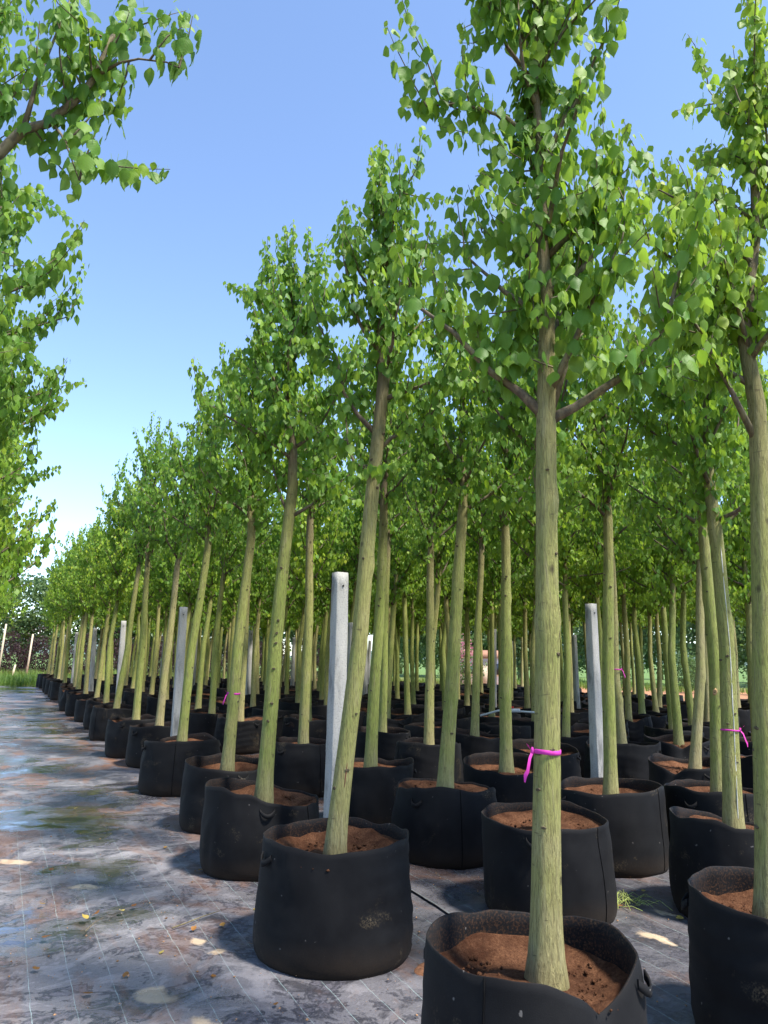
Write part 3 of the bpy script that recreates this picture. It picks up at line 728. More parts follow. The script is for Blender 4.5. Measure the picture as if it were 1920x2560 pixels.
near('U', (4.18, 7.15), (.006, -.003, 1.60), (.013, -.006, 2.17), (.02, 0, 3.8), 'straight grey-green trunk in the pot behind the mud-smeared pot', 0, r0=.055)
near('R1', (3.95, 3.20), (.033, -.017, 1.09), (.017, -.009, 1.87), (.0, .0, 3.5), 'tree with a looped magenta ribbon and a white streak down its trunk', 300, r0=.055)
near('R2', (4.81, 4.00), (.027, -.013, .93), (.009, -.004, 1.95), (-.02, .0, 3.6), 'tree with an oval cut scar on its trunk, behind the white-streaked trunk', 0, r0=.055)
near('R3', (5.76, 5.04), (.098, -.049, .91), (.15, -.075, 1.8), (.15, -.08, 3.6), 'slim tree leaning right, just left of the trunk with the oval scar', 0, r0=.05)
fR0 = (.10, -.05, 2.15)
limbR0 = [((.09, -.045, 1.95), limb_way((.09, -.045, 1.95), [(-.12, -.05, .22), (-.25, -.12, .42), (-.36, -.16, .58)]), .014), ((.10, -.05, 2.3), limb_way((.10, -.05, 2.3), [(-.10, -.1, .26), (-.2, -.2, .46)]), .012)]
near('R0', (2.76, 2.10), (.070, -.035, 1.2), fR0, (.22, -.11, 4.0), 'thick trunk cut off by the right edge, yellow-green leaves high up', 300, limbs=limbR0, r0=.052, young=.55, crown=.46)  # high leaf tint paints the backlit yellow-green glow into this crown's colour
near('V', (2.96, 6.07), (.036, -.018, 1.07), (.072, -.036, 2.34), (.08, -.03, 3.8), 'tree with rough brown trunk just right of the pale concrete post', 0, r0=.055)
near('W', (2.95, 7.69), (.006, -.003, 1.57), (-.008, .004, 2.5), (.0, 0, 4.0), 'straight mottled trunk between the knotted trunk and the pale post', 0, r0=.055)
near('X', (3.26, 11.15), (.008, -.004, .74), (.020, -.010, 2.4), (.03, 0, 4.0), 'brown furrowed trunk just behind the mossy ribboned front row trunk', 0)
near('Y', (3.06, 12.05), (.007, -.004, 1.45), (.048, -.024, 2.21), (.05, -.02, 3.8), 'thin dark-topped trunk left of the ribboned mossy trunk, second row', 0)
near('Z', (4.31, 8.52), (.009, -.004, 1.10), (.025, -.013, 2.5), (.03, 0, 4.1), 'furrowed brown trunk with pale foot in the third row, right of the post', 0)
near('AA', (5.29, 7.94), (.062, -.031, 1.70), (.094, -.047, 2.42), (.1, -.05, 3.9), 'tall bare-stemmed tree right of the knotty leaning trunk', 0)
near('AB', (6.25, 6.44), (-.035, .018, .88), (-.033, .017, 2.20), (-.03, 0, 3.7), 'dark trunk leaning left beside the big bare concrete post', 0)
LEFT = [(-.62, 2.35), (-.58, 3.75), (-.55, 5.25), (-.60, 6.75)]
limbL = [((.02, .10, 2.20), [(.20, .28, 2.44), (.435, .317, 2.70), (.50, .29, 2.80), (.57, .25, 2.82), (.66, .20, 2.92), (.71, .18, 3.02), (.74, .16, 3.16), (.78, .20, 3.28)], .024),
         ((.713, .177, 3.02), [(.78, .14, 3.07), (.84, .113, 3.09), (.93, .07, 3.08), (.97, .04, 3.05)], .006),
         ((.58, .24, 2.83), [(.62, .20, 2.76), (.65, .152, 2.67), (.688, .078, 2.53)], .006),
         ((.50, .29, 2.80), [(.52, .30, 3.0), (.56, .30, 3.2), (.6, .3, 3.4)], .009)]
near('L1', LEFT[0], (.0, 0, 1.0), (.0, .0, 2.1), (.0, 0, 4.1), 'tree out of frame on the left reaching one bare-barked branch over the path', 300, limbs=limbL, crown=.40, n_limb=6, n_shoot=6, young=.22)
near('L2', LEFT[1], (.0, 0, 1.0), (.05, 0, 2.0), (.10, 0, 4.2), 'leafy crown behind the overhanging branch at the top left corner', 300, crown=.62, n_limb=17, young=.25, n_shoot=9)
near('L3', LEFT[2], (.0, 0, 1.0), (.06, 0, 2.0), (.12, 0, 4.2), 'dense dark crown on the left of the path, second clear one down', 0, step=.0118, crown=.70, n_limb=18, young=.22, n_shoot=9)
near('L4', LEFT[3], (.0, 0, 1.0), (.08, 0, 2.0), (.14, 0, 4.0), 'dense crown on the left of the path below the darkest one', 0, step=.0125, crown=.70, n_limb=18, young=.25, n_shoot=9)
BAG_LABEL = {
 'A': 'black grow bag nearest the camera, its front rim caved in', 'B': 'intact black grow bag at the front corner, tree leaning by a post',
 'C': 'black grow bag with a flap handle, second along the path edge', 'D': 'black grow bag with a brown tide mark, third along the path edge',
 'E': 'black grow bag fourth along the path edge', 'F': 'black grow bag fifth along the path edge, tilted a little', 'G': 'black grow bag sixth along the path edge',
 'H': 'black grow bag seventh along the path edge', 'P': 'black grow bag with pale dried mud smeared below its rim', 'Q': 'black grow bag behind the nearest ribboned trunk',
 'S': 'black grow bag in front of the big bare concrete post', 'T': 'black grow bag left of and behind the nearest ribboned trunk', 'U': 'black grow bag directly behind the mud-smeared bag',
 'R1': 'black grow bag of the tree with the white-streaked trunk', 'R2': 'black grow bag of the trunk with the oval scar', 'R3': 'black grow bag of the slim trunk leaning right near the scarred one',
 'R0': 'black grow bag cut off by the lower right corner', 'V': 'black grow bag behind the front corner bag and the concrete post', 'W': 'black grow bag behind the second path-edge bag, second row',
 'X': 'black grow bag of the brown furrowed trunk behind the ribboned mossy one', 'Y': 'black grow bag of the thin dark-topped second row trunk', 'Z': 'black grow bag of the pale-footed third row trunk',
 'AA': 'black grow bag of the tall bare-stemmed tree, fourth row', 'AB': 'black grow bag behind the big bare concrete post'}
TREE_GROUP, BAG_GROUP = 'potted nursery trees', 'black fabric grow bags holding the trees'
BAGS = [bag_meshes(100 + i, h=.51 + .02 * math.sin(i * 2.1), dips=[(), ((1.0, .05, .35, -.03), (3.6, -.03, .3, .02)), (), (), ((.5, .07, .3, -.05), (4.4, .03, .5, -.02)), (), ((2.2, -.05, .4, .03), (5.0, .05, .5, -.03))][i % 7]) for i in range(11)]
front = math.atan2(-HD.y, -HD.x)      # bearing from a bag towards the camera
SPECIAL = {'A': bag_meshes(201, r=.338, h=.548, dips=[(front + .60, .125, .40, -.045), (front - .1, .030, .7, .0)], low=.418),
           'B': bag_meshes(202, r=.372, h=.53, low=.41),
           'R0': bag_meshes(203, r=.355, h=.535, dips=[(front + .2, .03, .5, -.01)], low=.40)}
rng = np.random.default_rng(7)
TAKEN = []; ROOTS = {}
for i, (key, base, mid, fork, top, label, singles, kw) in enumerate(NEAR):
    kw['T'] = LT_MID if singles else LT_LO
    if singles: kw.setdefault('step', .0122)
    if not key.startswith('L') and key not in 'AB' : kw.setdefault('crown', .64)
    if key.startswith('L'):      # the trees left of the path grow straight out of the ground
        up_ = lambda q: (q[0], q[1], q[2] + SOIL_Z)
        kw['z0'] = 0.0; mid, fork, top = up_(mid), up_(fork), up_(top); kw['limbs'] = [(up_(p_), [up_(q) for q in w_], r_) for p_, w_, r_ in kw.get('limbs', ())]
    ROOTS[key] = plant_hero(base, label, mid, fork, top, 300 + i, singles, TREE_GROUP, **kw)
    TAKEN.append(base)
    if key in BAG_LABEL:
        ms = SPECIAL.get(key, BAGS[i % 11])
        o_ = {'A': cam_xy(-.05, 0), 'R0': cam_xy(.05, 0)}.get(key, (0, 0)); place_bag(ms, (base[0] + o_[0], base[1] + o_[1]), BAG_LABEL[key], BAG_GROUP, 0.0 if key in SPECIAL else rng.uniform(0, 6.28), 1.0 if key in SPECIAL else rng.uniform(.96, 1.06))

# ------------------------------------------------------------------ the rest of the block: copies of a few trees
VAR = []
for k in range(7):
    r_ = np.random.default_rng(900 + k); fk = (r_.normal(0, .05), r_.normal(0, .05), r_.uniform(1.60, 2.0))
    trunk, limbs, L = gen_tree(500 + k, (fk[0] * .4 + r_.normal(0, .03), fk[1] * .4 + r_.normal(0, .03), 1.1), fk, (fk[0], fk[1], r_.uniform(3.7, 4.2)),
                               r0=r_.uniform(.048, .058), crown=.72, n_limb=17, n_shoot=7, leaf=.064, step=.015, seg=12, young=.32 + .08 * (k % 4), tops=5)  # leaf tint raised so the far crowns carry sunlit brightness in their colour
    leaves = leaves_mesh('leaves', L, LT_LO); leaves.materials.append(M_LEAF)
    jm = MB()
    for me in limbs:
        v = np.zeros(len(me.vertices) * 3, np.float32); me.vertices.foreach_get('co', v); f = [p.vertices[:] for p in me.polygons]
        jm.add(v.reshape(-1, 3), [q for q in f if len(q) == 4], [q for q in f if len(q) == 3])
    br = jm.mesh('branches'); br.materials.append(M_TWIG)
    VAR.append((trunk, limbs, br, leaves))
def copy_tree(k, base, label, group, rz, sc, tilt, near_=False, z0=SOIL_Z):
    trunk, limbs, br, leaves = VAR[k]
    root = empty('nursery_tree', (base[0], base[1], z0)); root.rotation_euler = (tilt[0], tilt[1], rz); root.scale = (sc, sc, sc)
    tag(root, label, 'tree', group)
    link(bpy.data.objects.new('trunk', trunk), root)
    if near_:
        for me in limbs[:-1]: link(bpy.data.objects.new('limb', me), root)
        tag(link(bpy.data.objects.new('twigs', limbs[-1]), root), kind='stuff')
    else: tag(link(bpy.data.objects.new('branches', br), root), kind='stuff')
    o = link(bpy.data.objects.new('leaves', leaves), root); o['kind'] = 'stuff'
    return root
ORD = ['first', 'second', 'third', 'fourth', 'fifth', 'sixth', 'seventh', 'eighth', 'ninth', 'tenth', 'eleventh', 'twelfth', 'thirteenth', 'fourteenth', 'fifteenth', 'sixteenth', 'seventeenth', 'eighteenth', 'nineteenth', 'twentieth', 'twenty-first', 'twenty-second']
ROWS = [1.78, 3.05, 4.2, 5.3, 6.3, 7.25, 8.2, 9.15, 10.15, 11.15, 12.15, 13.15, 14.2, 15.3, 16.4]
SECT = [(11, 'left of the second path-side concrete post'), (18, 'between the second path-side post and the knotted yellow-green trunk'), (23.5, 'between the knotted yellow-green trunk and the tall pale post'), (31, 'between the tall pale post and the knotty leaning trunk'),
        (38, 'between the knotty leaning trunk and the nearest ribboned trunk'), (42.5, 'between the nearest ribboned trunk and the big bare post'), (47, 'just right of the big bare post'), (99, 'at the right around the white-streaked trunk')]
ROWN = ['front row along the path', 'second row from the path', 'third row from the path', 'fourth row from the path']
for ri, lat in enumerate(ROWS):
    y = 2.1 + (.7 if ri % 2 else 0); idx = 0
    known = sorted(b[1] for b in TAKEN if abs(b[0] - lat) < .55)
    while y < BLOCK_END(lat) - .8:
        y += (1.46 if ri < 3 else 1.30) + rng.normal(0, .05)
        x = lat + rng.normal(0, .05)
        az = math.degrees(math.atan2(x, y))
        if az > 57: continue
        if any(math.hypot(x - b[0], y - b[1]) < .86 for b in TAKEN): continue
        if ri < 3 and known and y < known[-1] + .9: continue
        n = sum(1 for b in TAKEN if abs(b[0] - lat) < .55); TAKEN.append((x, y)); d = math.hypot(x, y)
        if ri == 0:
            lab = 'slim tree in the front row along the path, %s from the camera' % ORD[min(n, 21)]; bl = 'black grow bag %s along the path edge' % ORD[min(n, 21) - 1]; tg, bg_ = TREE_GROUP, BAG_GROUP
        elif ri < 4 and d < 17:
            lab = 'slim tree in the %s, %s from the camera end' % (ROWN[ri], ORD[min(n, 21)]); bl = 'black grow bag of the %s tree in the %s' % (ORD[min(n, 21)], ROWN[ri]); tg, bg_ = TREE_GROUP, BAG_GROUP
        else:
            sec = next(q for lim, q in SECT if az < lim); dep = 'mid-distance' if d < 15 else 'distant' if d < 22 else 'farthest'
            lab = '%s slender tree seen %s' % (dep, sec); tg = dep + ' trees ' + sec; bl = '%s black grow bag seen %s' % (dep, sec); bg_ = dep + ' grow bags ' + sec
        k = int(rng.integers(0, 7))
        copy_tree(k, (x, y), lab, tg, rng.uniform(0, 6.28), rng.uniform(.94, 1.1), rng.normal(0, .022, 2), d < 9)
        place_bag(BAGS[int(rng.integers(0, 11))], (x, y), bl, bg_, rng.uniform(0, 6.28), rng.uniform(.95, 1.06), d < 14)
for i in range(16):
    y = 8.3 + i * 1.5; x = -.58 + rng.normal(0, .05)
    copy_tree(int(rng.integers(0, 7)), (x, y), 'tree lining the left side of the path, %s from the camera' % ORD[4 + i], 'trees lining the left side of the path', rng.uniform(0, 6.28), rng.uniform(1.10, 1.18), (rng.normal(0, .02), .045), z0=0.0)

# ------------------------------------------------------------------ concrete posts
def post_mesh(seed, w, h):
    rng = np.random.default_rng(seed); zs = np.linspace(-.03, h, 26); per = []
    c = .006
    for z in zs:
        k = w / 2 - (.012 * max(0, z) / h)
        ch = [(-k, -k + c), (-k + c, -k), (k - c, -k), (k, -k + c), (k, k - c), (k - c, k), (-k + c, k), (-k, k - c)]
        per.append([(x + rng.normal(0, .0012), y + rng.normal(0, .0012), z) for x, y in ch])
    V = np.array(per).reshape(-1, 3); i = np.arange(25)[:, None] * 8; j = np.arange(8)[None]; j2 = (j + 1) % 8
    q = np.stack([i + j, i + j2, i + 8 + j2, i + 8 + j], -1).reshape(-1, 4)
    V = np.vstack([V, [[0, 0, h + .002]]]); cap = np.stack([np.full(8, 208), 200 + np.arange(8), 200 + (np.arange(8) + 1) % 8], -1)
    return fast_mesh('concrete_post', V, [q, cap], False)
PM = [post_mesh(i, .108, 1.95) for i in range(4)]
for me in PM: me.materials.append(M_CONC)
POSTS = []
for k in range(6): POSTS.append((1.95 if k == 0 else 1.93 + rng.normal(0, .02), [4.5, 9.1, 14.0, 19.0, 23.8, 28.4][k], ['tall pale concrete post right behind the front corner bag', 'concrete post second along the path-side line', 'concrete post third along the path-side line', 'concrete post fourth along the path-side line', 'concrete post fifth along the path-side line', 'last concrete post of the path-side line'][k]))
for k in range(5): POSTS.append((5.12, [5.6, 11.3, 17.0, 22.6, 27.6][k], ['big bare concrete post standing clear at the right', 'concrete post half hidden behind the trunk leaning by the tall pale post', 'concrete post seen between the ribboned and the knotted trunks', 'thin far concrete post fourth in the second post line', 'farthest concrete post of the second post line'][k]))
for lat in (8.2, 11.3, 14.4):
    for k in range(5):
        y = [11.7, 17.2, 22.5][k] if lat < 9 and k < 3 else 6.4 + 5.3 * k + (lat - 8.2) * .4
        if lat < 9 and k >= 3: continue
        if y < BLOCK_END(lat) and math.degrees(math.atan2(lat, y)) < 56: POSTS.append((lat, y, 'far concrete post deep among the trees'))
for i, (x, y, lab) in enumerate(POSTS):
    o = bpy.data.objects.new('concrete_post', PM[i % 4]); o.location = (x, y, 0); o.rotation_euler = (rng.normal(0, .012), rng.normal(0, .012), rng.normal(0, .05))
    link(o); tag(o, lab, 'post', 'concrete posts among the trees')
    if i < 9:
        hm = MB(); hm.tube([(0, -.0500, 1.86), (0, -.0440, 1.86)], .006, 8); h_ = hm.build('bolt_hole', M_SEAM, o)

# ------------------------------------------------------------------ ribbons tied round trunks
def ribbon(base, mid, fork, z, r, label, wid=.015, tail_dir=-1):
    u = z / mid[2] if z < mid[2] else 1.0
    cx, cy = base[0] + mid[0] * u ** 1.15, base[1] + mid[1] * u ** 1.15
    if z > mid[2]:
        t_ = (z - mid[2]) / (fork[2] - mid[2]); cx = base[0] + mid[0] * (1 - t_) + fork[0] * t_; cy = base[1] + mid[1] * (1 - t_) + fork[1] * t_
    root = empty('ribbon', (cx, cy, SOIL_Z + z)); tag(root, label, 'ribbon', 'magenta ribbons tied round trunks')
    n = 36; th = np.arange(n) * 2 * PI / n; V = []
    for rr, dz in ((r, -.5), (r + .0012, -.45), (r + .0018, 0), (r + .0012, .45), (r, .5)):
        V.append(np.stack([np.cos(th) * rr, np.sin(th) * rr, wid * dz + .002 * np.sin(th * 2 + 1)], -1))
    V = np.array(V).reshape(-1, 3); i = np.arange(4)[:, None] * n; j = np.arange(n)[None]
    obj('band', fast_mesh('band', V, np.stack([i + j, i + (j + 1) % n, i + n + (j + 1) % n, i + n + j], -1).reshape(-1, 4)), M_RIBBON, root)
    side = RT * tail_dir - HD * .25; side.normalize(); side = np.array(side); k0 = side * (r + .004)
    km = MB(); km.tube([k0 + [0, 0, -.012], k0 + [0, 0, -.004], k0 + [0, 0, .006], k0 + [0, 0, .014]], [.003, .0065, .0065, .003], 8); km.build('knot', M_RIBBON, root)
    for pts, w0 in (([(0, .01, .0), (.012, .0, .012), (.018, -.004, .022), (.022, -.008, .026)], .010), ([(0, 0, 0), (.012, -.01, -.02), (.022, -.016, -.06), (.030, -.012, -.075), (.032, -.01, -.095)], .014)):
        P = np.array([k0 + side * a + np.array(HD) * b_ + np.array([0, 0, c]) for a, b_, c in pts]); nn = len(P)
        wv = np.array(HD) * .4 + side * .5 + np.array([0, 0, .35]); wv = wv / np.linalg.norm(wv); ws = (w0 * np.linspace(.55, 1, nn) * np.append(np.ones(nn - 1), .35))[:, None]
        off = np.cross(wv, [0, 0, 1.0]); off = off / np.linalg.norm(off) * .0006
        V = np.vstack([P + wv * ws / 2 + off, P - wv * ws / 2 + off, P + wv * ws / 2 - off, P - wv * ws / 2 - off]); q = []
        for e in range(nn - 1):
            q += [(e, e + 1, nn + e + 1, nn + e), (2 * nn + e + 1, 2 * nn + e, 3 * nn + e, 3 * nn + e + 1)]
        obj('tail', fast_mesh('tail', V, np.array(q)), M_RIBBON, root)
    return root
TR = {n[0]: n for n in NEAR}
def trunk_r(key, z):
    n = TR[key]; r0 = n[7].get('r0', .066); return r0 * (1 - .30 * z / n[3][2]) * (1 + .3 * math.exp(-z / .10)) * 1.02 + .0015
for key, z, lab, wd, td in (('A', .70, 'broad magenta ribbon tied round the largest nearest trunk', .015, -1), ('D', .66, 'pink ribbon with a star knot on the mossy front row trunk', .016, -1),
                            ('R1', .60, 'looped magenta ribbon on the white-streaked trunk at the right', .010, 1), ('AB', .9, 'thin pink ribbon on the trunk behind the big bare post', .012, 1)):
    n = TR[key]; ribbon(n[1], n[2], n[3], z, trunk_r(key, z), lab, wd, td)

# ------------------------------------------------------------------ marks on the near trunks: knots, scars, a pale streak
def axis_at(key, z):
    n = TR[key]; base, mid, fork = n[1], n[2], n[3]
    if z < mid[2]: q = (mid[0] * (z / mid[2]) ** 1.15, mid[1] * (z / mid[2]) ** 1.15)
    else:
        t_ = (z - mid[2]) / (fork[2] - mid[2]); q = (mid[0] * (1 - t_) + fork[0] * t_, mid[1] * (1 - t_) + fork[1] * t_)
    sd_ = 300 + [k_[0] for k_ in NEAR].index(key)
    c_ = .006 * min(max(z, 0), 1)
    return np.array([q[0] + c_ * math.sin(z * 3.1 + sd_), q[1] + c_ * math.cos(z * 2.3 + sd_ * 2), z])
def trunk_mark(key, name, z, off, hw, hh, lift, M, ring=False, seed=0):
    r_ = np.random.default_rng(seed); n = TR[key]; root = ROOTS[key]
    ang = math.atan2(-n[1][1], -n[1][0]) + off; R_ = trunk_r(key, z) - .0015
    V = []; th = np.arange(14) * 2 * PI / 14; wob = 1 + .18 * np.sin(th * 2 + r_.uniform(0, 6)) + .1 * np.sin(th * 5 + 1)
    for k_, lf in ((1.0, -.004), (.8, lift * .7), (.5, lift), (.22, lift * (.1 if ring else 1.1))):
        for t_, w_ in zip(th, wob):
            zz = z + hh * k_ * w_ * math.sin(t_); a = ang + hw * k_ * w_ * math.cos(t_) / R_; c_ = axis_at(key, zz)
            V.append((c_[0] + math.cos(a) * (R_ + lf), c_[1] + math.sin(a) * (R_ + lf), zz))
    c_ = axis_at(key, z); V.append((c_[0] + math.cos(ang) * (R_ + lift * (0 if ring else 1)), c_[1] + math.sin(ang) * (R_ + lift * (0 if ring else 1)), z))
    i = np.arange(3)[:, None] * 14; j = np.arange(14)[None]; q = np.stack([i + j, i + (j + 1) % 14, i + 14 + (j + 1) % 14, i + 14 + j], -1).reshape(-1, 4)
    cap = np.stack([np.full(14, 56), 42 + np.arange(14), 42 + (np.arange(14) + 1) % 14], -1)
    obj(name, fast_mesh(name, np.array(V), [q, cap]), M, root)
M_KNOT = plain('dark_knot', (.085, .066, .036), .9, .5, 90, bmp=.8)
M_SCAR = plain('cut_wood', (.36, .22, .10), .8, .3, 60)
M_SAP = plain('pale_sap', (.55, .54, .48), .8, .15, 60)
M_CRACK = plain('red_crack', (.16, .05, .03), .9, .3, 60)
for i_, (z, of) in enumerate([(.54, -.25), (.66, .1), (.90, .0), (1.08, .05), (1.15, .05), (1.24, .1), (1.62, -.3)]): trunk_mark('C', 'knot', z, of, .012, .010, .006, M_KNOT, True, i_)
r_ = np.random.default_rng(12)
for key in ('A', 'B', 'D', 'E', 'P', 'T', 'S', 'R0', 'R1', 'R2', 'Q', 'V', 'U', 'W'):
    for i_ in range(7 if key in 'AB' else 5):
        z = r_.uniform(.3, TR[key][3][2] - .05); sz_ = r_.uniform(.006, .012); trunk_mark(key, 'knot', z, r_.uniform(-1.2, 1.2), sz_ * 1.15, sz_ * .8, .004, M_KNOT, True, int(z * 1e4))
trunk_mark('R2', 'cut_scar', .78, -.15, .016, .030, .008, M_SCAR, True, 3)
trunk_mark('B', 'bark_crack', .40, .25, .003, .06, .0015, M_CRACK, False, 4)
for z in np.arange(.05, 1.6, .21): trunk_mark('R1', 'sap_streak', z + .10, .45 + .05 * math.sin(z * 5), .003, .115, .001, M_SAP, False, int(z * 100))

# ------------------------------------------------------------------ litter and small things on the mat
def blob(name, c, rx, ry, rz, hgt, seed, M, label, cat=None, kind=None, group=None):
    f = waves(seed, 8, 1, 5); n = 40; th = np.arange(n) * 2 * PI / n; V = []; rr = 1 + .42 * f(np.stack([np.cos(th), np.sin(th)], -1) * 1.4)
    ks = (0, .35, .65, .85, 1.0)
    for k in ks[1:]:
        x, y = np.cos(th) * rr * rx * k, np.sin(th) * rr * ry * k; z = hgt * (1 - k ** 2) + .004 - (.014 if k == 1 else 0) + .002 * f(np.stack([x * 9, y * 9], -1))
        V.append(np.stack([x * math.cos(rz) - y * math.sin(rz), x * math.sin(rz) + y * math.cos(rz), z], -1))
    V = np.array(V).reshape(-1, 3); i = np.arange(3)[:, None] * n; j = np.arange(n)[None]
    q = np.stack([i + j, i + n + j, i + n + (j + 1) % n, i + (j + 1) % n], -1).reshape(-1, 4)
    V = np.vstack([V, [[0, 0, hgt + .004]]]); t_ = np.stack([np.full(n, len(V) - 1), np.arange(n), (np.arange(n) + 1) % n], -1)
    o = obj(name, fast_mesh(name, V, [q, t_]), M); o.location = (c[0], c[1], 0); return tag(o, label, cat, group, kind)
blob('coir_spill', (1.92, 3.22), .13, .09, .6, .004, 60, M_SPILL, 'red-brown coir spilled at the foot of the front corner bag', kind='stuff')
blob('coir_spill', (1.30, 2.75), .07, .12, .2, .003, 61, M_SPILL, 'thin coir smear beside the caved-in bag', kind='stuff')
LITTER = [(.55, 4.55, .9, 'orange'), (.62, 4.62, .2, 'brown'), (.74, 4.60, 1.0, 'yellow'), (.80, 4.66, .1, 'dark'), (.35, 4.9, .3, 'brown'), (.42, 5.6, .1, 'dark red'), (1.02, 4.15, .5, 'orange'), (1.18, 4.18, .6, 'tan'),
          (.83, 3.92, .95, 'yellow'), (.64, 3.75, .4, 'orange'), (.28, 3.95, .5, 'orange'), (.48, 3.6, .1, 'dark brown'), (1.25, 3.85, .2, 'red-brown'), (1.42, 4.35, .8, 'tan'), (1.46, 3.9, 1.0, 'yellow'), (1.52, 3.55, .9, 'pale yellow'),
          (1.30, 5.2, .4, 'brown'), (1.20, 5.9, .6, 'orange'), (.9, 6.6, .3, 'brown'), (.75, 7.6, .9, 'tan'), (3.35, 3.55, .5, 'orange'), (3.55, 3.25, .9, 'yellow'), (3.30, 2.95, .7, 'tan'), (3.70, 3.7, .95, 'yellow'), (2.35, 4.35, .9, 'yellow'),
          (2.2, 3.45, .6, 'tan'), (1.15, 3.2, .3, 'brown'), (.98, 3.55, .45, 'orange'), (2.05, 3.05, .9, 'pale yellow'), (.32, 4.35, .2, 'brown')]
LV, LUV, LF = LT_HI
for i, (x, y, tn, cn) in enumerate(LITTER):
    r_ = np.random.default_rng(700 + i); V2 = LV[:-6].copy(); V2[:, 2] = V2[:, 2] * r_.uniform(-1.6, 1.6) + .12 * V2[:, 0] * r_.normal(); V2 *= r_.uniform(.026, .046); V2[:, 2] -= V2[:, 2].min()
    F2 = LF[(LF < len(V2)).all(1)]
    o = obj('fallen_leaf', fast_mesh('fallen_leaf', V2, F2, True, LUV[:len(V2)], np.full(len(V2), tn)), M_DRY)
    o.location = (x, y, .004); o.rotation_euler = (r_.normal(0, .15), r_.normal(0, .15), r_.uniform(0, 6.28))
    tag(o, 'small %s dead leaf lying on the woven mat' % cn, 'leaf', 'dead leaves scattered on the mat')
# scattered crumbs, too many to count
r_ = np.random.default_rng(77); n = 1500; V = []; T = []
px = np.concatenate([r_.uniform(-.4, 2.4, 900), r_.uniform(2.5, 5.2, 600)]); py = np.concatenate([2.4 + 7 * r_.random(900) ** 1.6, 1.5 + 5 * r_.random(600)]); s_ = .0025 + .006 * r_.random(n) ** 3
oct_ = np.array([[1, 0, 0], [-1, 0, 0], [0, 1, 0], [0, -1, 0], [0, 0, .7], [0, 0, -.7]]); of = np.array([[0, 2, 4], [2, 1, 4], [1, 3, 4], [3, 0, 4], [2, 0, 5], [1, 2, 5], [3, 1, 5], [0, 3, 5]])
V = (oct_[None] * s_[:, None, None] * r_.uniform(.5, 1.3, (n, 6, 1)) + np.stack([px, py, np.full(n, .002)], -1)[:, None]).reshape(-1, 3)
tag(obj('debris', fast_mesh('debris', V, (of[None] + (np.arange(n) * 6)[:, None, None]).reshape(-1, 3), False), plain('crumbs', (.30, .17, .09), .95, .6, 3)), 'crumbs of coir and grit scattered over the mat', kind='stuff')
def twig(pts, r, label):
    mb = MB(); mb.tube(np.array(pts), r * np.linspace(1, .5, len(pts)), 6); tag(mb.build('twig', M_TWIG), label, 'twig')
twig([(.93, 4.22, .006), (1.02, 4.26, .010), (1.12, 4.33, .007), (1.22, 4.38, .006)], .004, 'thin dark twig lying across the path')
twig([(.52, 4.35, .006), (.57, 4.45, .008), (.63, 4.53, .006)], .003, 'short dark twig near the dead leaves in the path')
tw = MB(); tw.tube([(1.83, 1.86, .41), (1.832, 1.858, .46), (1.83, 1.86, .50)], [.003, .0025, .0015], 6); tag(tw.build('dry_stalk', M_WOOD), 'little dry stalk standing in the soil of the caved-in bag', 'stalk')
# cut weeds between the bags
r_ = np.random.default_rng(31); mb = MB(); wp = np.array([3.44, 3.58])
for i in range(46):
    a = r_.uniform(0, 6.28); d = r_.uniform(.04, .16); c = wp + r_.normal(0, .05, 2); e = c + d * np.array([math.cos(a), math.sin(a)])
    mb.tube([(c[0], c[1], .006), ((c[0] + e[0]) / 2, (c[1] + e[1]) / 2, .02 + .03 * r_.random()), (e[0], e[1], .006)], .0016, 4, False)
o = tag(mb.build('weeds', plain('weed_stem', (.30, .36, .10), .8, .4, 30)), 'little heap of pulled weeds lying between the right-hand bags', kind='stuff')
# grey pipe with a red tap over the bags, blue hose end
root = empty('water_pipe', (6.75, 9.0, 0)); tag(root, 'bent grey water pipe with a red tap handle among the bags', 'pipe')
pm = MB(); pm.tube([(-.42, .35, .58), (-.2, .2, .66), (0, 0, .66), (.16, -.16, .655), (.24, -.26, .62), (.30, -.40, .48), (.36, -.55, .30), (.40, -.62, .05)], .015, 10); pm.build('pipe', M_PIPE, root)
pm = MB(); pm.tube([(-.16, .16, .665), (.02, -.02, .672)], .028, 10); pm.build('valve_body', M_PIPE, root)
pm = MB(); pm.box((-.09, .09, .715), (.13, .035, .02), -.75); pm.tube([(-.09, .09, .68), (-.09, .09, .715)], .010, 8); pm.build('tap_handle', M_RED, root)
hm = MB(); hm.tube([(7.45, 7.0, .02), (7.62, 7.2, .03), (7.74, 7.42, .025), (7.95, 7.6, .02), (8.2, 7.62, .02)], .016, 8); tag(hm.build('hose', M_BLUE), 'pale blue hose end on the mat between the right-hand bags', 'hose')

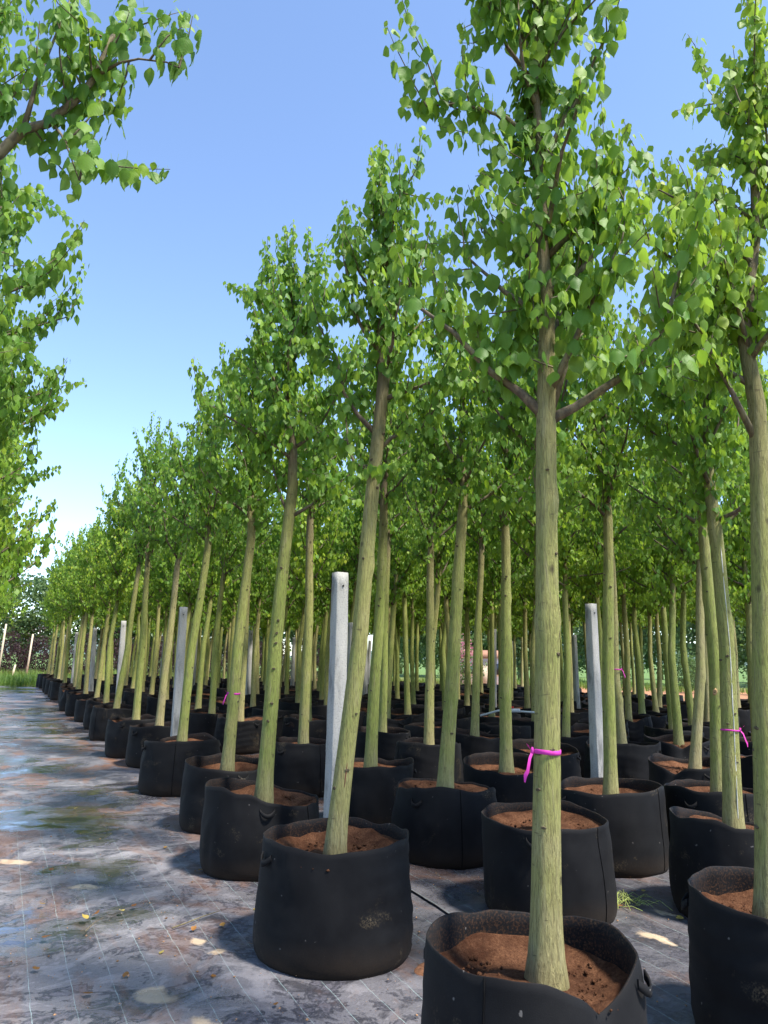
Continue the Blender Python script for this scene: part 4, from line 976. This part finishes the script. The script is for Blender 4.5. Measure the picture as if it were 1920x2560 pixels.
# ------------------------------------------------------------------ beyond the block
def grass_patch(name, n, x0, x1, y0, y1, hgt, seed, label, keep=None):
    r_ = np.random.default_rng(seed); x = r_.uniform(x0, x1, n); y = r_.uniform(y0, y1, n)
    if keep is not None:
        k = keep(x, y); x, y = x[k], y[k]
    n = len(x); a = r_.uniform(0, 6.28, n); h = hgt * r_.uniform(.4, 1.25, n); w_ = .012 + .010 * r_.random(n); dx, dy = np.cos(a), np.sin(a)
    b0 = np.stack([x, y, np.full(n, -.06)], -1); off = np.stack([-dy * w_, dx * w_, np.zeros(n)], -1); ln = np.stack([dx * h * .35, dy * h * .35, h], -1)
    V = np.stack([b0 - off, b0 + off, b0 + ln * [.4, .4, .62] + off * .7, b0 + ln * [.4, .4, .62] - off * .7, b0 + ln], 1).reshape(-1, 3)
    i = (np.arange(n) * 5)[:, None]; t_ = np.concatenate([i + [0, 1, 2], i + [0, 2, 3], i + [3, 2, 4]])
    tag(obj(name, fast_mesh(name, V, t_, True, None, np.repeat(np.clip(r_.normal(.5, .25, n), 0, 1), 5)), M_GRASS), label, kind='stuff')
grass_patch('grass', 16000, -9, 6, 33.9, 40.5, .42, 1, 'rough tall grass at the far end of the path', lambda x, y: y < 39 + 1.5 * np.sin(x))
grass_patch('grass', 7000, -9, 12, 42, 47, .45, 2, 'grass along the foot of the purple shrubs', lambda x, y: np.sin(x * 1.3) + np.sin(y * 1.7 + x) > -.2)
grass_patch('grass', 9000, 16, 34, 24, 40, .30, 3, 'grass on the field beyond the block', lambda x, y: (y + .9 * x) > 52)
def crown_mesh(name, seed, n, shape, leaf, T, M, tint):
    r_ = np.random.default_rng(seed); P, D, NN = [], [], []
    cl = [shape(r_) for _ in range(max(12, n // 40))]; cl = np.array(cl)
    pts = cl[r_.integers(0, len(cl), n)] + r_.normal(0, .16 if leaf < .13 else .34, (n, 3))
    d = norm(r_.normal(0, 1, (n, 3)) + [0, 0, -.5]); nn = r_.normal(0, 1, (n, 3)) + [0, 0, .6]; nn = norm(nn - (nn * d).sum(1)[:, None] * d)
    L = dict(p=pts, d=d, n=nn, size=leaf * r_.uniform(.6, 1.3, n), tint=np.clip(r_.normal(tint, .22, n), 0, 1), curl=r_.uniform(.4, 1.6, n))
    me = leaves_mesh(name, L, T); me.materials.append(M); return me
def cone_shape(h, w):
    def f(r_):
        z = h * (1 - r_.random() ** .55 * .98); k = min(1, (h - z) / h * 1.9) ** .75; a = r_.uniform(0, 6.28); q = w * k * r_.uniform(.55, 1)
        return (math.cos(a) * q, math.sin(a) * q, z + .1)
    return f
def ball_shape(h0, h1, w):
    def f(r_):
        v = r_.normal(0, 1, 3); v /= np.linalg.norm(v); v *= r_.uniform(.5, 1); lump = 1 + .25 * math.sin(v[0] * 5 + 1) * math.cos(v[1] * 4)
        return (v[0] * w * lump, v[1] * w * lump, (h0 + h1) / 2 + v[2] * (h1 - h0) / 2)
    return f
PS = [crown_mesh('foliage', 60 + k, 2600, cone_shape(2.1 + .2 * k, .62 + .04 * k), .085, LT_LO, M_PURPLE, .4) for k in range(3)]
for i in range(15):
    x = -.9 + i * 1.32; y = 47.5 - max(0, x - 4) * .35 + rng.normal(0, .2)
    root = empty('purple_shrub', (x, y, 0), rng.uniform(0, 6)); lab = 'dark purple conical shrub in the row beyond the block'
    if i < 3: lab = ['dark purple conical shrub at the far left edge behind the grass', 'dark purple conical shrub beside the two pale stakes', 'dark purple conical shrub just left of the farthest trunks'][i]
    tag(root, lab, 'shrub', 'purple conical shrubs' if i > 2 else 'purple conical shrubs at the left')
    tag(link(bpy.data.objects.new('foliage', PS[i % 3]), root), kind='stuff')
    sm = MB(); sm.tube([(0, 0, -.1), (0, 0, 1.2)], [.04, .02], 6); sm.build('stem', M_TWIG, root)
for i, (x, y, h, lab) in enumerate([(-.1, 39.5, 2.6, 'pale wooden stake at the far left edge'), (1.15, 41.5, 2.2, 'pale wooden stake between two purple shrubs'), (.5, 41.0, .7, 'short pale wooden peg in the far grass')]):
    sm = MB(); sm.tube([(x, y, -.1), (x + .12, y, h)], [.05, .04], 8); tag(sm.build('stake', M_WOOD), lab, 'stake')
BT = [crown_mesh('leaves', 80 + k, 5200, ball_shape(.7, 6.2 + k * .8, 2.3 + .25 * k), .26, LT_LO, M_FAR, .35 + .12 * k) for k in range(4)]
spots = [(-6.5, 62, 1.0), (-2.5, 66, 1.05), (1.6, 60, .95), (4.4, 64, 1.0), (8, 62, .9), (13, 60, .8), (18, 58, .85), (23, 55, .7), (36, 52, .9), (41, 47, .75), (45, 42, .9), (49, 37, .8), (53, 32, .9), (31, 58, .9), (20.5, 52, 1.0), (27, 46, 1.0), (31, 41, 1.0), (34.5, 36, 1.0), (38, 31, 1.0), (42, 27, 1.0), (15.5, 56, 1.0), (10.5, 60, 1.0), (29.5, 50, 1.1), (47, 29, 1.1)]
for i, (x, y, sc) in enumerate(spots):
    root = empty('background_tree', (x, y, 0), rng.uniform(0, 6)); root.scale = (sc, sc, sc)
    labs = ['bushy dark green tree at the far left edge behind the purple shrubs', 'tall blue-green tree at the end of the path', 'rounded blue-green tree behind the pale stakes', 'grey-green tree just left of the farthest nursery trunks']
    tag(root, labs[i] if i < 4 else 'distant dense tree seen low between the trunks', 'tree', 'background trees at the path end' if i < 4 else 'distant trees seen between the trunks')
    tag(link(bpy.data.objects.new('leaves', BT[i % 4]), root), kind='stuff')
    sm = MB(); sm.tube([(0, 0, -.1), (.05, 0, 1.2), (0, .05, 3.5)], [.20, .15, .07], 8); sm.build('trunk', M_BARK, root)
BU = [crown_mesh('foliage', 90 + k, 1500, ball_shape(.0, 1.6 + .3 * k, .9), .10, LT_LO, M_FAR, .6) for k in range(2)]
for i, (x, y, sc) in enumerate([(25.5, 31, 1.0), (27.5, 28.5, .8), (23, 36, 1.1), (29, 25, .9), (31, 22.5, 1.1), (20.5, 40, 1.0), (33, 29, 1.2)]):
    root = empty('bush', (x, y, 0), rng.uniform(0, 6)); root.scale = (sc, sc, sc)
    tag(root, 'low green bush on the field beyond the block', 'bush', 'green bushes on the field'); tag(link(bpy.data.objects.new('foliage', BU[i % 2]), root), kind='stuff')
    sm = MB(); sm.tube([(0, 0, -.1), (0, 0, .9)], [.03, .015], 6); sm.build('stem', M_TWIG, root)
root = empty('flowering_shrub', (17.4, 27.2, 0)); tag(root, 'shrub covered in pink blossom in front of the white house', 'shrub')
tag(obj('foliage', crown_mesh('foliage', 97, 1200, ball_shape(.1, 2.0, .8), .09, LT_LO, M_FAR, .6), None, root), kind='stuff')
tag(obj('blossom', crown_mesh('blossom', 98, 700, ball_shape(1.1, 2.3, .75), .075, LT_LO, M_PINK, .5), None, root), kind='stuff')
sm = MB(); sm.tube([(0, 0, -.1), (0, 0, 1.0)], [.04, .02], 6); sm.build('stem', M_TWIG, root)
# white house with an orange roof
root = empty('house', (20.9, 30.6, 0), math.radians(-34)); tag(root, 'low white shed with an orange tiled roof glimpsed between the trunks', 'shed')
hb = MB(); hb.box((0, 0, .7), (2.2, 2, 1.5)); hb.build('wall', M_WALL, root, False)
rb = MB(); rb.add([(-1.25, -1.15, 1.44), (1.25, -1.15, 1.44), (1.25, 1.15, 1.44), (-1.25, 1.15, 1.44), (-1.25, 0, 1.78), (1.25, 0, 1.78)], [(0, 1, 5, 4), (2, 3, 4, 5), (0, 3, 2, 1)], [(0, 4, 3), (1, 2, 5)]); rb.build('roof', M_ROOF, root, False)
for x in (-.7, .7):
    wb = MB(); wb.box((x, -1.02, .9), (.7, .06, .6)); wo = wb.build('window', M_WALL, root, False)
    gb = MB(); gb.box((x, -1.06, .9), (.6, .04, .5)); gb.build('pane', M_GLASS, wo, False)
db = MB(); db.box((0, -1.02, .65), (.5, .06, 1.3)); db.build('door', M_WOOD, root, False)
# overhead line
root = empty('power_line', (0, 110, 0)); tag(root, 'thin overhead power line crossing the gap at the far end of the path', 'power line')
for z, r, nm in ((13.2, .03, 'wire'), (11.0, .09, 'cable'), (9.6, .02, 'wire'), (16.0, .02, 'wire')):
    t_ = np.linspace(-1, 1, 24); wm = MB(); wm.tube(np.stack([t_ * 45, t_ * -6, z - 1.0 * (1 - t_ ** 2)], -1), r, 6); wm.build(nm, M_WIRE, root)
for sx_ in (-1, 1):
    pb = MB(); pb.tube([(sx_ * 45, sx_ * -6, -.2), (sx_ * 45, sx_ * -6, 16.6)], [.2, .13], 10); pb.build('pole', M_CONC, root)
